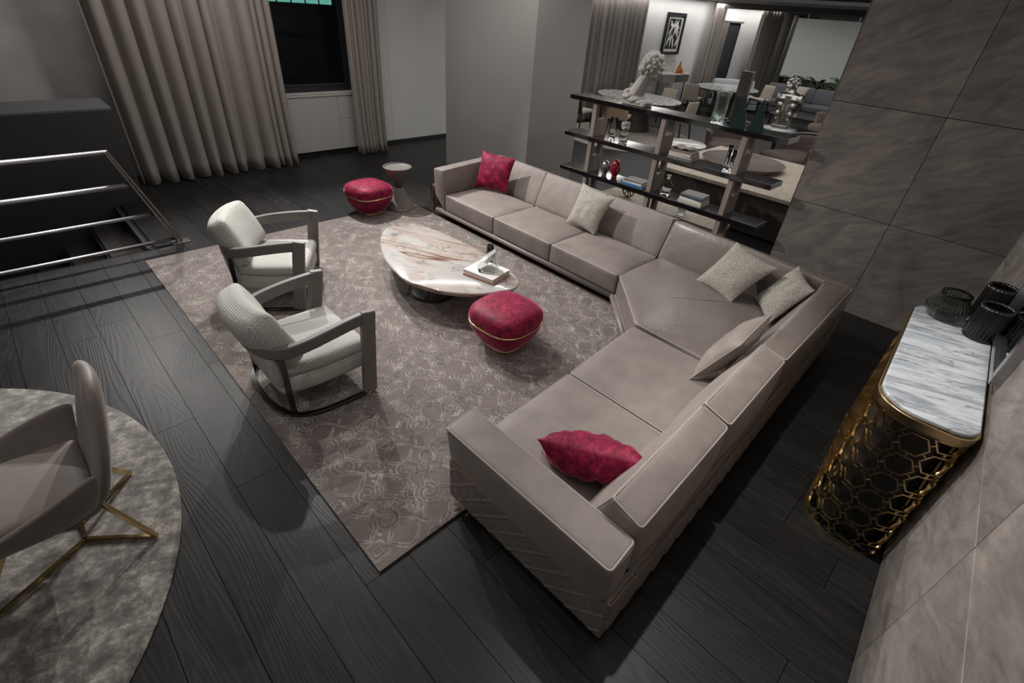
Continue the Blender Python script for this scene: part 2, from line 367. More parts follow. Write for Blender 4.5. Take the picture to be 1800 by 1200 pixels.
def smooth_open(pts, k=5):
    P = [Vector(p) for p in pts]; P = [2 * P[0] - P[1]] + P + [2 * P[-1] - P[-2]]; out = []
    for i in range(1, len(P) - 2):
        p0, p1, p2, p3 = P[i - 1:i + 3]
        for q in range(k):
            t = q / k; out.append(.5 * ((2 * p1) + (p2 - p0) * t + (2 * p0 - 5 * p1 + 4 * p2 - p3) * t * t + (3 * p1 - p0 - 3 * p2 + p3) * t ** 3))
    out.append(P[-2]); return out
def tri(c8):
    """trilinear map of [-1,1]^3 onto eight corners: bottom a b c d, top a b c d"""
    P = [Vector(p) for p in c8]
    def f(u, v, w):
        u, v, w = (u + 1) / 2, (v + 1) / 2, (w + 1) / 2
        lo = P[0] * (1 - u) * (1 - v) + P[1] * u * (1 - v) + P[2] * u * v + P[3] * (1 - u) * v
        hi = P[4] * (1 - u) * (1 - v) + P[5] * u * (1 - v) + P[6] * u * v + P[7] * (1 - u) * v
        return lo * (1 - w) + hi * w
    return f
def soft(size, r, fmap, crown=0, belly=0, nz=.003, seed=0, k=9):
    """rounded upholstered block; size = half extents used for the rounding, fmap maps [-1,1]^3 to space"""
    sx, sy, sz = size
    def cl(s_):
        e = min(.95, r / s_); a = [-1 + e * (1 - math.cos(PI / 2 * i / 3)) for i in range(4)]
        mid = [-1 + e + (2 - 2 * e) * i / k for i in range(1, k)]
        return a + mid + [-x for x in reversed(a)]
    X, Y, Z = cl(sx), cl(sy), cl(sz); idx = {}; mb = MB()
    def vid(i, j, l):
        if (i, j, l) in idx: return idx[(i, j, l)]
        p = Vector((X[i] * sx, Y[j] * sy, Z[l] * sz)); inn = Vector((max(-(sx - r), min(sx - r, p.x)), max(-(sy - r), min(sy - r, p.y)), max(-(sz - r), min(sz - r, p.z))))
        d = p - inn
        if d.length > 1e-9: p = inn + d.normalized() * r
        u, v, w = p.x / sx, p.y / sy, p.z / sz
        uc, vc, wc = 1 - min(1, u * u), 1 - min(1, v * v), 1 - min(1, w * w)
        w2 = w + (crown / sz) * (uc * vc) ** .7 * (1 if w > 0 else .2) * max(0, w)
        v2 = v * (1 + belly / sy * (uc * wc) ** .7); u2 = u * (1 + belly / sx * (vc * wc) ** .7)
        q = fmap(u2, v2, w2)
        nn = noise.noise_vector(q * 5 + Vector((seed, seed * 2, 0))) + .5 * noise.noise_vector(q * 13 + Vector((seed, 0, 3)))
        idx[(i, j, l)] = len(mb.v); mb.v.append(q + nn * nz); return idx[(i, j, l)]
    a, b, c = len(X), len(Y), len(Z)
    for i in range(a - 1):
        for j in range(b - 1):
            for l in (0, c - 1): mb.f.append([vid(i, j, l), vid(i + 1, j, l), vid(i + 1, j + 1, l), vid(i, j + 1, l)])
    for i in range(a - 1):
        for l in range(c - 1):
            for j in (0, b - 1): mb.f.append([vid(i, j, l), vid(i + 1, j, l), vid(i + 1, j, l + 1), vid(i, j, l + 1)])
    for j in range(b - 1):
        for l in range(c - 1):
            for i in (0, a - 1): mb.f.append([vid(i, j, l), vid(i, j + 1, l), vid(i, j + 1, l + 1), vid(i, j, l + 1)])
    return mb
def pipe_ring(size, r, fmap, w=.86, k=10, face='top', rad=.0058):
    """piping that follows the seam around one face of a soft block"""
    sx, sy, sz = size; pts = []
    if face == 'top': A, B = sx, sy
    elif face in ('front', 'rear'): A, B = sx, sz
    else: A, B = sy, sz
    base = rrect(-A, A, -B, B, min(r, A * .9, B * .9), 4); out = []
    for i, p in enumerate(base):
        q = base[(i + 1) % len(base)]; n = max(1, int(math.hypot(q[0] - p[0], q[1] - p[1]) / .06))
        out += [(p[0] + (q[0] - p[0]) * j / n, p[1] + (q[1] - p[1]) * j / n) for j in range(n)]
    for (a_, b_) in out:
        a_, b_ = a_ / A, b_ / B
        if face == 'top': q = fmap(a_ * (1 - .25 * r / A), b_ * (1 - .25 * r / B), 1 - .25 * r / sz)
        elif face == 'front': q = fmap(a_ * (1 - .25 * r / A), -(1 - .25 * r / sy), b_ * (1 - .25 * r / B))
        elif face == 'rear': q = fmap(a_ * 1.003, w, b_ * 1.003)
        elif face == 'left': q = fmap(-w, a_ * 1.003, b_ * 1.003)
        else: q = fmap(w, a_ * 1.003, b_ * 1.003)
        pts.append(q)
    return MB().tube(pts, rad, 6, True)
def pillow(name, BL, BR, TR, TL, thick, m, label, cat='cushion', group=None, seed=1, wr=.006, n=22, pinch=.09, front=None, piping=None):
    BL, BR, TR, TL = [Vector(p) for p in (BL, BR, TR, TL)]; c = (BL + BR + TR + TL) / 4
    nrm = (BR - BL).cross(TL - BL).normalized(); mb = MB(); idx = {}
    def pt(u, v, s_):
        uu = u * (1 - pinch * (1 - v * v)); vv = v * (1 - pinch * (1 - u * u)); a, b = (uu + 1) / 2, (vv + 1) / 2
        p = BL * (1 - a) * (1 - b) + BR * a * (1 - b) + TR * a * b + TL * (1 - a) * b
        t = thick * ((1 - u ** 4) * (1 - v ** 4)) ** .75 * (1 - .25 * (u * u + v * v) / 2)
        q = Vector((u * 3.1 + seed * 7, v * 3.1, s_ * 2 + seed)); ed = (1 - u ** 4) * (1 - v ** 4)
        w_ = noise.noise(q) * 1.3 + .8 * noise.noise(q * 2.3)
        return p + nrm * (s_ * (t / 2 + w_ * wr * ed))
    for s_ in (1, -1):
        for i in range(n + 1):
            for j in range(n + 1):
                u, v = math.sin(PI / 2 * (2 * i / n - 1)), math.sin(PI / 2 * (2 * j / n - 1))
                ed = i in (0, n) or j in (0, n)
                key = (i, j, 0 if ed else s_)
                if key not in idx: idx[key] = len(mb.v); mb.v.append(pt(u, v, s_))
        for i in range(n):
            for j in range(n):
                mb.f.append([idx[(a, b, 0 if (a in (0, n) or b in (0, n)) else s_)] for a, b in ((i, j), (i + 1, j), (i + 1, j + 1), (i, j + 1))])
    if piping:
        e = thing(name, c, label, cat, group); mb.build('cover', m, e, c, True)
        ring = [pt(math.sin(PI / 2 * (2 * i / n - 1)), -1, 0) for i in range(n)] + [pt(1, math.sin(PI / 2 * (2 * i / n - 1)), 0) for i in range(n)] + [pt(-math.sin(PI / 2 * (2 * i / n - 1)), 1, 0) for i in range(n)] + [pt(-1, -math.sin(PI / 2 * (2 * i / n - 1)), 0) for i in range(n)]
        MB().tube(ring, .004, 6, True).build('piping', piping, e, c, True); return e
    return tag(mb.build(name, m, None, c, True), label, cat, group)
def blob(name, spheres, m, parent=None, origin=(0, 0, 0), voxel=.01, smooth_it=4, label=None, cat=None, sub=2):
    """spheres/ellipsoids fused into one continuous sculpted surface"""
    bm = bmesh.new()
    for s_ in spheres:
        c, r = Vector(s_[0]), s_[1]; rx, ry, rz = r if isinstance(r, (tuple, list)) else (r, r, r)
        mt = Matrix.Translation(c - Vector(origin))
        if len(s_) > 2: mt = mt @ s_[2].to_4x4()
        bmesh.ops.create_icosphere(bm, subdivisions=sub, radius=1, matrix=mt @ Matrix.Diagonal((rx, ry, rz, 1)))
    me = bpy.data.meshes.new(name); bm.to_mesh(me); bm.free(); me.materials.append(MATS[m])
    o = bpy.data.objects.new(name, me); COL.objects.link(o)
    if parent is not None: o.parent = parent
    else: o.location = origin
    q = o.modifiers.new('remesh', 'REMESH'); q.mode = 'VOXEL'; q.voxel_size = voxel; q.use_smooth_shade = True
    if smooth_it: w = o.modifiers.new('smooth', 'SMOOTH'); w.iterations = smooth_it; w.factor = .5
    if label: tag(o, label, cat)
    return o

# ------------------------------------------------------------------ floor
floor = struct(MB().box(-4, 26.5, -1.2, 6.0, -.06, -.03).box(.68, 26.5, 6.0, 9.2, -.06, -.03).build('floor', 'dark_void'))
PW = .25; rows = {}
def plank(x0, y0, y1):
    g = .0016; k = (round(y1 - y0, 3))
    if k not in rows:
        l = y1 - y0; rows[k] = MB().box(-PW / 2 + g, PW / 2 - g, -l / 2 + g, l / 2 - g, -.03, 0)
    o = rows[k].build('plank', 'plank', floor) if not hasattr(rows[k], 'me') else None
    if o: rows[k].me = o.data; b = None
    else: o = bpy.data.objects.new('plank', rows[k].me); COL.objects.link(o); o.parent = floor
    o.location = (x0 + PW / 2, (y0 + y1) / 2, 0)
x = -3.02; i = 0
LENS = [1.9, 2.3, 1.6]
while x < 9.2:
    y = -1.2 + random.choice([-1.4, -1.0, -.7, -.35, -.1]); lim = 6.0 if x + PW < .75 else 9.0
    near = x < 5.8
    while y < lim - .01:
        l = random.choice(LENS) if near else 4.0
        a, b = max(y, -1.2), min(y + l, lim); a, b = round(a / .05) * .05, round(b / .05) * .05
        if y + l > lim - .35: b = lim
        # leave out what lies wholly outside the picture behind and beside the camera
        if b - a > .04 and not (x < -1.0 and b < 1.0) and not (x > 6.0 and b < 1.2): plank(x, a, b)
        y = y + l if b < lim else lim
    x += PW; i += 1
while x < 26:
    plank(x, 2.0, 9.0); x += PW
# floor edge trim around the stairwell
struct(MB().box(-4, .68, 6.0, 6.02, -.3, 0).box(.66, .68, 6.0, 7.6, -.3, 0).build('trim_1', 'stair_wood'))

# ------------------------------------------------------------------ walls
w_left = struct(MB().box(-4.5, 3.18, 8.75, 8.95, -1.5, 3.4).box(4.68, 26.5, 8.75, 8.95, 0, 3.4).box(3.18, 4.68, 8.75, 8.95, 0, .98).box(3.18, 4.68, 8.75, 8.95, 3.1, 3.4).build('wall_left', 'plaster_wall'))
for (a, b) in ((4.7, 5.45), (5.455, 7.4)):
    MB().box(a, b, 8.735, 8.75, .06, 3.4).build('wall_panel', 'white_wall', w_left, bevel=.002)
for (a, b) in ((9.0, 13.4), (13.4, 17.6), (17.6, 26.3)):
    MB().box(a, b, 8.735, 8.75, .06, 2.9).build('wall_panel', 'white_wall', w_left, bevel=.002)
struct(MB().box(4.7, 26.3, 8.72, 8.745, 0, .06).build('baseboard_left', 'dark_block'))
# column between the living area and the gallery
struct(MB().box(5.45, 6.55, 5.13, 7.06, 0, 3.4).build('wall_column', 'column_paint', bevel=.004))
# concrete clad wall behind the shelf side, in panels
w_back = struct(MB().box(5.665, 5.85, -.6, 1.46, 0, 3.4).build('wall_back', 'dark_void'))
for (y0, y1) in ((-.33, .568), (.572, 1.462)):
    for (z0, z1) in ((0, .943), (.947, 1.873), (1.877, 2.803), (2.807, 3.4)):
        MB().box(5.65, 5.675, y0, y1, z0, z1).build('panel', 'concrete', w_back, bevel=.003)
MB().box(5.648, 5.86, 1.462, 1.468, 0, 3.4).build('edge_strip', 'rose_metal', w_back)
# concrete wall on the right, slightly out of square
w_right = thing('wall_right', (5.65, -.29, 0), 'x', 'x'); del w_right['label']; del w_right['category']; struct(w_right)
w_right.rotation_euler = (0, 0, math.atan2(-.23, -3.82))
MB().box(0, 7.6, .018, .2, 0, 3.4).build('wall_core', 'dark_void', w_right)
for (a, b) in ((0.0, 1.85), (1.854, 3.70), (3.704, 5.55), (5.554, 7.5)):
    for (z0, z1) in ((.012, .928), (.932, 1.858), (1.862, 2.788), (2.792, 3.4)):
        MB().box(a, b, 0, .022, z0, z1).build('panel', 'concrete', w_right, bevel=.003)
# remaining walls and ceilings
struct(MB().box(-4.5, -4.3, -2.5, 9, -1.5, 3.4).build('wall_near', 'plaster_wall'))
struct(MB().box(-4.5, 2, -2.6, -2.4, 0, 3.4).build('wall_behind', 'plaster_wall'))
struct(MB().box(26.3, 26.5, 0, 9, 0, 3.4).build('wall_far', 'white_wall'))
struct(MB().box(5.85, 26.5, .6, .8, 0, 3.4).build('wall_gallery', 'plaster_wall'))
struct(MB().box(-4.5, 6.5, -2.6, 8.95, 3.4, 3.5).build('ceiling', 'ceiling_paint'))
struct(MB().box(6.5, 26.5, .6, 8.95, 2.9, 3.0).build('ceiling_gallery', 'ceiling_paint'))
struct(MB().box(6.5, 6.56, .6, 8.75, 2.9, 3.45).build('trim_2', 'ceiling_paint'))
struct(MB().box(12.0, 12.3, .8, 7.6, 2.8, 2.9).build('trim_3', 'soffit_dark'))
struct(MB().box(17.3, 17.7, .8, 8.7, 2.76, 2.9).build('trim_4', 'soffit_dark'))
for (px, py, wh) in ((15.5, 5.2, 'second from the right'), (15.0, 6.4, 'third from the right'), (19.5, 6.6, 'second from the left'), (20.5, 7.2, 'leftmost'), (10.5, 3.1, 'rightmost')):
    e = thing('ceiling_spotlight', (px, py, 2.9), '%s of the small round spotlights in the gallery ceiling' % wh, 'spotlight', 'spotlights in the gallery ceiling')
    MB().lathe([(.05, 0), (.055, -.012), (.04, -.014), (.036, -.004)], 16).build('bezel', 'steel', e, smooth=True)
    MB().lathe([(.034, -.006), (.034, -.003)], 16).build('lens', 'warm_glow', e)

# ------------------------------------------------------------------ window, heater, outside
win = struct(MB().box(3.18, 4.68, 8.72, 8.8, .98, 1.05).box(3.18, 4.68, 8.72, 8.8, 3.05, 3.12).box(3.18, 3.25, 8.72, 8.8, 1.05, 3.05).box(4.61, 4.68, 8.72, 8.8, 1.05, 3.05).build('window_1', 'window_frame', bevel=.005))
MB().box(3.25, 4.61, 8.735, 8.79, 1.05, 1.085).box(3.25, 4.61, 8.735, 8.79, 3.0, 3.05).box(3.25, 3.285, 8.735, 8.79, 1.085, 3.0).box(4.575, 4.61, 8.735, 8.79, 1.085, 3.0).build('sash', 'window_frame', win, bevel=.004)
MB().box(3.285, 4.575, 8.765, 8.771, 1.085, 3.0).build('pane', 'clear_glass', win)
MB().box(3.15, 4.71, 8.62, 8.72, .955, .978).build('window_sill', 'grille', win, bevel=.003)
h = thing('heater_cover', (3.9, 8.66, 0), 'pale grey radiator cover under the dark window', 'radiator cover')
MB().box(3.22, 4.3, 8.58, 8.73, .07, .93).build('front_panel', 'heater_paint', h, (3.9, 8.66, 0), bevel=.004)
MB().box(4.303, 4.7, 8.58, 8.73, .07, .56).build('side_panel', 'heater_paint', h, (3.9, 8.66, 0), bevel=.004)
MB().box(4.303, 4.7, 8.58, 8.73, .563, .93).build('side_panel', 'heater_paint', h, (3.9, 8.66, 0), bevel=.004)
MB().box(3.2, 4.7, 8.56, 8.6, .93, .955).box(3.2, 4.7, 8.69, 8.73, .93, .955).box(3.2, 3.3, 8.6, 8.69, .93, .955).box(4.6, 4.7, 8.6, 8.69, .93, .955).build('top_frame', 'grille', h, (3.9, 8.66, 0), bevel=.002)
mb = MB()
for k in range(4): mb.box(3.3, 4.6, 8.606 + k * .022, 8.618 + k * .022, .925, .948)
mb.build('air_grille', 'heater_paint', h, (3.9, 8.66, 0))
MB().box(3.22, 4.7, 8.62, 8.73, 0, .07).build('plinth', 'dark_void', h, (3.9, 8.66, 0))
e = thing('house_facade', (6, 13, -3), 'dark building outside the window with a row of teal lit panes', 'building')
MB().box(1, 11, 13.05, 13.4, 0 - 3, 4).build('facade', 'dark_block', e, (6, 13, -3))
for k in range(6):
    MB().box(4.75 + k * .33, 5.03 + k * .33, 13.02, 13.05, 2.1, 3.2).build('pane', 'teal_glow', e, (6, 13, -3))
MB().box(4.6, 6.8, 12.98, 13.02, 2.02, 2.08).build('ledge', 'window_frame', e, (6, 13, -3))

# ------------------------------------------------------------------ curtains
def curtain(label, x0, x1, y, z1, folds, amp, m='curtain', seed=0, flare=.0, group=None):
    rnd = random.Random(seed); n = folds * 14; rows_ = 18; mb = MB()
    ph = [rnd.uniform(-.5, .5) for _ in range(folds + 2)]; am = [rnd.uniform(.65, 1.25) for _ in range(folds + 2)]
    cum = [0]
    for q_ in range(folds + 1): cum.append(cum[-1] + rnd.uniform(.45, 1.7))
    for j in range(rows_ + 1):
        z = z1 * j / rows_; t = 1 - j / rows_
        for i in range(n + 1):
            u = i / n; k = u * folds; ki = int(k); fr = k - ki; us = (cum[ki] + (cum[ki + 1] - cum[ki]) * fr) / cum[folds]
            a = am[ki] * (1 - fr) + am[ki + 1] * fr; p = ph[ki] * (1 - fr) + ph[ki + 1] * fr
            s_ = math.sin(2 * PI * k + p + .25 * t * math.sin(5 * u + seed))
            yy = y + amp * a * s_ * (.85 + .3 * t) + .02 * t * math.sin(2 * PI * k * .5 + seed) + flare * t ** 8 * (.6 * s_ - .6)
            xx = x0 + (x1 - x0) * us + .35 * amp * math.cos(2 * PI * k + p) + .03 * t * math.sin(4 * u + seed)
            zz = z if j else .004 + .012 * (1 + math.sin(2 * PI * k * .7 + seed))
            mb.v.append(Vector((xx, yy, zz)))
    for j in range(rows_):
        for i in range(n): mb.f.append([j * (n + 1) + i, j * (n + 1) + i + 1, (j + 1) * (n + 1) + i + 1, (j + 1) * (n + 1) + i])
    o = mb.build('curtain', m, None, ((x0 + x1) / 2, y, 0), True)
    q = o.modifiers.new('thick', 'SOLIDIFY'); q.thickness = .004
    return tag(o, label, 'curtain', group)
curtain('wide taupe floor-length curtain left of the window, beside the stairwell', 1.12, 3.3, 8.3, 3.3, 12, .06, seed=3, flare=.06)
curtain('narrow taupe floor-length curtain right of the window', 4.45, 5.06, 8.35, 3.3, 8, .045, seed=8, flare=.05)
curtain('wide taupe curtain in the gallery between the column and the framed print', 9.6, 13.15, 8.5, 2.86, 18, .055, 'curtain_grey', 5)
curtain('slim gathered curtain right of the framed print', 16.85, 17.55, 8.45, 2.86, 4, .05, 'curtain', 6)
curtain('grey-brown curtain right of the dark gallery doorway', 20.1, 22.0, 8.35, 2.86, 9, .06, 'curtain_grey', 9)
curtain('farthest grey-brown curtain beside the hanging pale panel', 22.8, 25.4, 8.2, 2.8, 9, .07, 'curtain_grey', 10)
MB_track = MB().bar([(1.0, 8.3, 3.33), (5.2, 8.35, 3.33)], .03, .03)
tag(MB_track.build('curtain_track', 'steel', None, (3, 8.3, 3.33)), 'ceiling curtain track along the window wall', 'curtain track')

# ------------------------------------------------------------------ stairwell, parapet, railing
o = tag(MB().box(-4, 1.0, 7.6, 8.3, -1.5, 1.08).build('stair_parapet', 'dark_block', None, (-1, 7.9, 0), bevel=.004), 'low black wall behind the stairwell with a charcoal top', 'parapet')
MB().box(-4, 1.0, 7.6, 8.3, 1.08, 1.105).build('coping', 'dark_top', o, (-1, 7.9, 0), bevel=.003)
st = thing('staircase', (.3, 6.8, 0), 'dark timber stairs going down behind the steel railing', 'stairs')
for k in range(9):
    MB().box(.36 - .325 * k, .68 - .325 * k + .02, 6.03, 7.595, -.19 * (k + 1) - .035, -.19 * (k + 1)).build('tread', 'stair_wood', st, (.3, 6.8, 0), bevel=.006)
    MB().box(.335 - .325 * k, .355 - .325 * k, 6.03, 7.595, -.19 * (k + 2) - .03, -.19 * (k + 1) - .037).build('riser', 'dark_block', st, (.3, 6.8, 0))
rl = thing('stair_railing', (.98, 6.05, 0), 'steel stair railing with four tubes and a raked double post', 'railing')
for (xe, z) in ((.63, .99), (.72, .668), (.822, .348), (.935, .05)):
    MB().tube([(-4, 6.05, z), (xe, 6.05, z)], .024 if z > .5 else .018, 12).build('rail', 'steel', rl, (.98, 6.05, 0), True)
for dx, dy in ((0, .0), (.05, .03)):
    MB().bar([(.95 + dx, 6.05 + dy, .0), (.615 + dx * .4, 6.05 + dy * .5, 1.005 if dx else 1.0)], .018, .055, (0, 1, 0)).build('post', 'post_bronze', rl, (.98, 6.05, 0), bevel=.003)
MB().box(.89, 1.06, 5.99, 6.11, 0, .012).build('foot_plate', 'steel', rl, (.98, 6.05, 0), bevel=.003)

# ------------------------------------------------------------------ rugs
rug = thing('patterned_rug', (2.16, 3.51, 0), 'large mauve-brown rug carved with silvery scrollwork under the coffee table', 'rug')
RO = (2.16, 3.51, 0)
mb = MB(); nx, ny = 40, 54; X0, X1, Y0, Y1 = .565, 3.78, 1.31, 5.72
mb.prism(rrect(X0, X1, Y0, Y1, .004, 1), .001, .012)
mb.build('pile', 'rug_pile', rug, RO)
fill = MB()
def ribbon(mb, pts, w, h=.0022):
    """a carved motif: two fine raised ridges that outline the motif and close at its ends"""
    pts = [Vector((p[0], p[1])) for p in pts]; n = len(pts); L = []; Rr = []
    for i, p in enumerate(pts):
        t = (pts[min(i + 1, n - 1)] - pts[max(i - 1, 0)])
        if t.length < 1e-6: t = Vector((1, 0))
        t.normalize(); s_ = Vector((-t.y, t.x)); k = w * max(.12, math.sin(PI * (i + .3) / n) ** .6) * (1.15 - .5 * i / n)
        L.append(p + s_ * k); Rr.append(p - s_ * k)
    zf = .0123 + .0007 * ((len(fill.v) * .6180339) % 1); o_ = len(fill.v); fill.v += [Vector((min(X1, max(X0, q.x)), min(Y1, max(Y0, q.y)), zf + .00002 * (k_ % 7)))  for k_, pr_ in enumerate(zip(L, Rr)) for q in pr_]; fill.f += [[o_ + 2 * i, o_ + 2 * i + 1, o_ + 2 * i + 3, o_ + 2 * i + 2] for i in range(n - 1)]
    for side in (L, Rr):
        vs = []
        for i, p in enumerate(side):
            t = (side[min(i + 1, n - 1)] - side[max(i - 1, 0)]); t = t.normalized() if t.length > 1e-6 else Vector((1, 0)); s_ = Vector((-t.y, t.x)) * .0062
            for q, z in ((p - s_, .0115), (p, .012 + h), (p + s_, .0115)): vs.append((min(X1, max(X0, q.x)), min(Y1, max(Y0, q.y)), z))
        mb.add(vs, [(i * 3 + j, i * 3 + j + 1, i * 3 + j + 4, i * 3 + j + 3) for i in range(n - 1) for j in range(2)])
def inside(pts): return all(X0 - .1 < p[0] < X1 + .1 and Y0 - .1 < p[1] < Y1 + .1 for p in pts)
mb = MB(); T = .56
rr_ = random.Random(4)
def spiral(cx_, cy_, r0, turns, a0, sgn, n=26):
    return [(cx_ + r0 * (1 - .86 * i / n) * math.cos(a0 + sgn * turns * 2 * PI * i / n), cy_ + r0 * (1 - .86 * i / n) * math.sin(a0 + sgn * turns * 2 * PI * i / n)) for i in range(n + 1)]
for gi in range(-1, 7):
    for gj in range(-1, 9):
        tx, ty = X0 + .05 + gi * T + (T / 2 if gj % 2 else 0), Y0 + .1 + gj * T * .87
        if not (X0 - .4 < tx < X1 + .4 and Y0 - .4 < ty < Y1 + .4): continue
        for q in range(4):
            a = q * PI / 2 + PI / 4; sg = 1 if (q + gi) % 2 else -1
            px, py = tx + .19 * math.cos(a), ty + .19 * math.sin(a)
            P = [spiral(px, py, .095, 1.7, a + PI, sg), spiral(px + .12 * math.cos(a - sg * .9), py + .12 * math.sin(a - sg * .9), .055, 1.4, a + PI / 2, -sg, 18)]
            b = a + PI / 4
            P.append([(tx + (.06 + .22 * k / 10) * math.cos(b + .5 * math.sin(k / 10 * PI)), ty + (.06 + .22 * k / 10) * math.sin(b + .5 * math.sin(k / 10 * PI))) for k in range(11)])
            P.append([(tx + (.06 + .2 * k / 10) * math.cos(b - .5 * math.sin(k / 10 * PI)), ty + (.06 + .2 * k / 10) * math.sin(b - .5 * math.sin(k / 10 * PI))) for k in range(11)])
            P.append([(px + .135 * math.cos(a + (k / 9 - .5) * 2.2), py + .135 * math.sin(a + (k / 9 - .5) * 2.2)) for k in range(10)])
            for l in range(3):
                c_ = a + (l - 1) * .55; P.append([(px + (.1 + .075 * k / 5) * math.cos(c_ + .25 * (k / 5) ** 2 * (l - 1)), py + (.1 + .075 * k / 5) * math.sin(c_ + .25 * (k / 5) ** 2 * (l - 1))) for k in range(6)])
            for l, pp in enumerate(P):
                if inside(pp): ribbon(mb, pp, .0155 if l < 2 else .011 if l < 5 else .017)
        for s_, wd in ((.055, .006), (.026, .003)):
            sq = [(tx + s_ * 1.2 * math.cos(PI / 4 + k * PI / 2 + .0), ty + s_ * 1.2 * math.sin(PI / 4 + k * PI / 2)) for k in range(5)]
            for k in range(4):
                pp = [sq[k], ((sq[k][0] + sq[k + 1][0]) / 2, (sq[k][1] + sq[k + 1][1]) / 2), sq[k + 1]]
                if inside(pp): ribbon(mb, pp, wd)
stuff(mb.build('scrollwork', 'rug_scroll', rug, RO)); stuff(fill.build('motif_fill', 'rug_motif', rug, RO))
rr2 = tag(MB().lathe([(1.75, .001), (1.786, .004), (1.786, .01), (1.775, .014), (.001, .014)], 128).build('round_rug', 'round_rug', None, (0, 0, 0)), 'round grey-brown woven rug under the shell chair', 'rug')
rr2.location = (-1.776, 2.767, 0)

# ------------------------------------------------------------------ sofa
SO = (3.0, 1.6, 0)
sofa = thing('sectional_sofa', SO, 'long taupe leather corner sofa with quilted outer panels', 'sofa')
ZS = .335
def cushion(name, m, size, r, c8, crown=.03, belly=.008, faces=('top',), w=.86, seed=1, nz=.003):
    f = tri(c8); o = soft(size, r, f, crown, belly, nz, seed).build(name, m, sofa, SO, True)
    for fc in faces: pipe_ring(size, r, f, w, face=fc).build('piping', 'piping', o, SO, True)
    return o
def quad8(p, z0, z1, zs=None):
    t = [z1] * 4 if zs is None else zs
    return [(q[0], q[1], z0) for q in p] + [(q[0], q[1], t[i]) for i, q in enumerate(p)]
# base platform: plinth, rail, platform
plan = [(1.13, 1.42), (1.13, .37), (4.66, .47), (4.82, 5.16), (3.79, 5.16), (3.745, 2.2), (3.13, 1.6)]
def inset(poly, d):
    n = len(poly); out = []
    ar = sum(poly[i][0] * poly[(i + 1) % n][1] - poly[(i + 1) % n][0] * poly[i][1] for i in range(n)); sg = 1 if ar > 0 else -1
    for i in range(n):
        a, b, c = Vector(poly[i - 1]), Vector(poly[i]), Vector(poly[(i + 1) % n]); d1 = (b - a).normalized(); d2 = (c - b).normalized()
        n1 = Vector((-d1.y, d1.x)) * sg; n2 = Vector((-d2.y, d2.x)) * sg; k = (n1 + n2); k = k / max(.2, k.dot(n1)); out.append(tuple(b + k * d))
    return out
MB().prism(inset(plan, .16), .0178, .075).build('plinth', 'black_satin', sofa, SO)
MB().prism(inset(plan, .012), .07, .135).build('platform', 'frame_leather', sofa, SO, bevel=.012)
# tubular leather rail along the front
fr = [(1.33, 1.435), (3.13, 1.6), (3.745, 2.2), (3.79, 5.12)]
for a, b in zip(fr[:-1], fr[1:]):
    a, b = Vector(a), Vector(b); d = (b - a).normalized()
    MB().tube([(*(a + d * .004), .1), (*(b - d * .004), .1)], .03, 12).build('front_rail', 'frame_leather', sofa, SO, True)
# seats, left run
YD = [4.93, 3.99, 3.07, 2.18]
XF = [3.775, 3.76, 3.75, 3.735]; XR = [4.5, 4.48, 4.46, 4.44]
for i in range(3):
    a, b = YD[i] - .006, YD[i + 1] + .006
    P = [(XF[i], a), (XF[i + 1], b), (XR[i + 1], b), (XR[i], a)]
    cushion('seat_cushion', 'nubuck', (.45, .37, .105), .022, quad8(P, .13, ZS), .052, .006, seed=i + 2)
# corner seat: chamfered front, square rear
A_, E_ = Vector((3.735, 2.165)), Vector((3.125, 1.57)); B_, C_, D_ = Vector((4.45, 2.165)), Vector((4.42, .76)), Vector((3.1, .72))
def corner_map(u, v, w):
    u_ = (u + 1) / 2; v_ = (v + 1) / 2
    F = A_ + (E_ - A_) * u_; Rr = B_ + (C_ - B_) * (u_ / .5) if u_ < .5 else C_ + (D_ - C_) * ((u_ - .5) / .5)
    p = F + (Rr - F) * v_; return Vector((p.x, p.y, .13 + (ZS + .012 - .13) * (w + 1) / 2))
cs = soft((.6, .6, .105), .025, corner_map, .045, 0, .004, 9, 12).build('corner_seat', 'leather', sofa, SO, True)
pipe_ring((.6, .6, .105), .025, corner_map, .86).build('piping', 'piping', cs, SO, True)
MB().tube([corner_map(0, -.86 + 1.7 * k / 16, 1.0) + Vector((0, 0, .0465 * ((1 - (-.86 + 1.7 * k / 16) ** 2)) ** .7 - .0005)) for k in range(17)], .0035, 6).build('seam', 'leather', cs, SO, True)
# seats, right run
XS = [3.095, 2.215, 1.31]; YF = [1.57, 1.51, 1.455]; YR = [.72, .69, .66]
for i in range(2):
    a, b = XS[i] - .006, XS[i + 1] + .006
    P = [(a, YF[i]), (b, YF[i + 1]), (b, YR[i + 1]), (a, YR[i])]
    cushion('seat_cushion', 'nubuck', (.44, .4, .105), .022, quad8(P, .13, ZS), .044, .006, seed=i + 12)
# backs: lower front edge, upper front edge, thickness to the outer line
def back(name, m, a, b, d, seed=1, z_in=.7, z_out=.655):
    """a, b: ((front bottom), (front top), (outer)) plan points at both ends"""
    c8 = [(*a[0], .3), (*b[0], .3), (*b[2], .33), (*a[2], .33), (*a[1], z_in), (*b[1], z_in), (*b[2], z_out), (*a[2], z_out)]
    return cushion(name, m, (.44, .1, .2), .022, c8, .012, .02, ('front', 'top'), .8, seed)
def lrow(y, sk=0): x0 = 4.60 + (y - .48) * .035; return ((x0 - .2, y), (x0 - .02, y), (x0 + .145, y))
for i, (y0, y1) in enumerate(((5.0, 4.06), (4.05, 3.08), (3.07, 2.205))):
    back('back_cushion', 'nubuck', lrow(y0), lrow(y1), 1, i + 21)
def rrow(x): y0 = .395 + (x - 1.3) * .034; return ((x, y0 + .35), (x, y0 + .165), (x, y0))
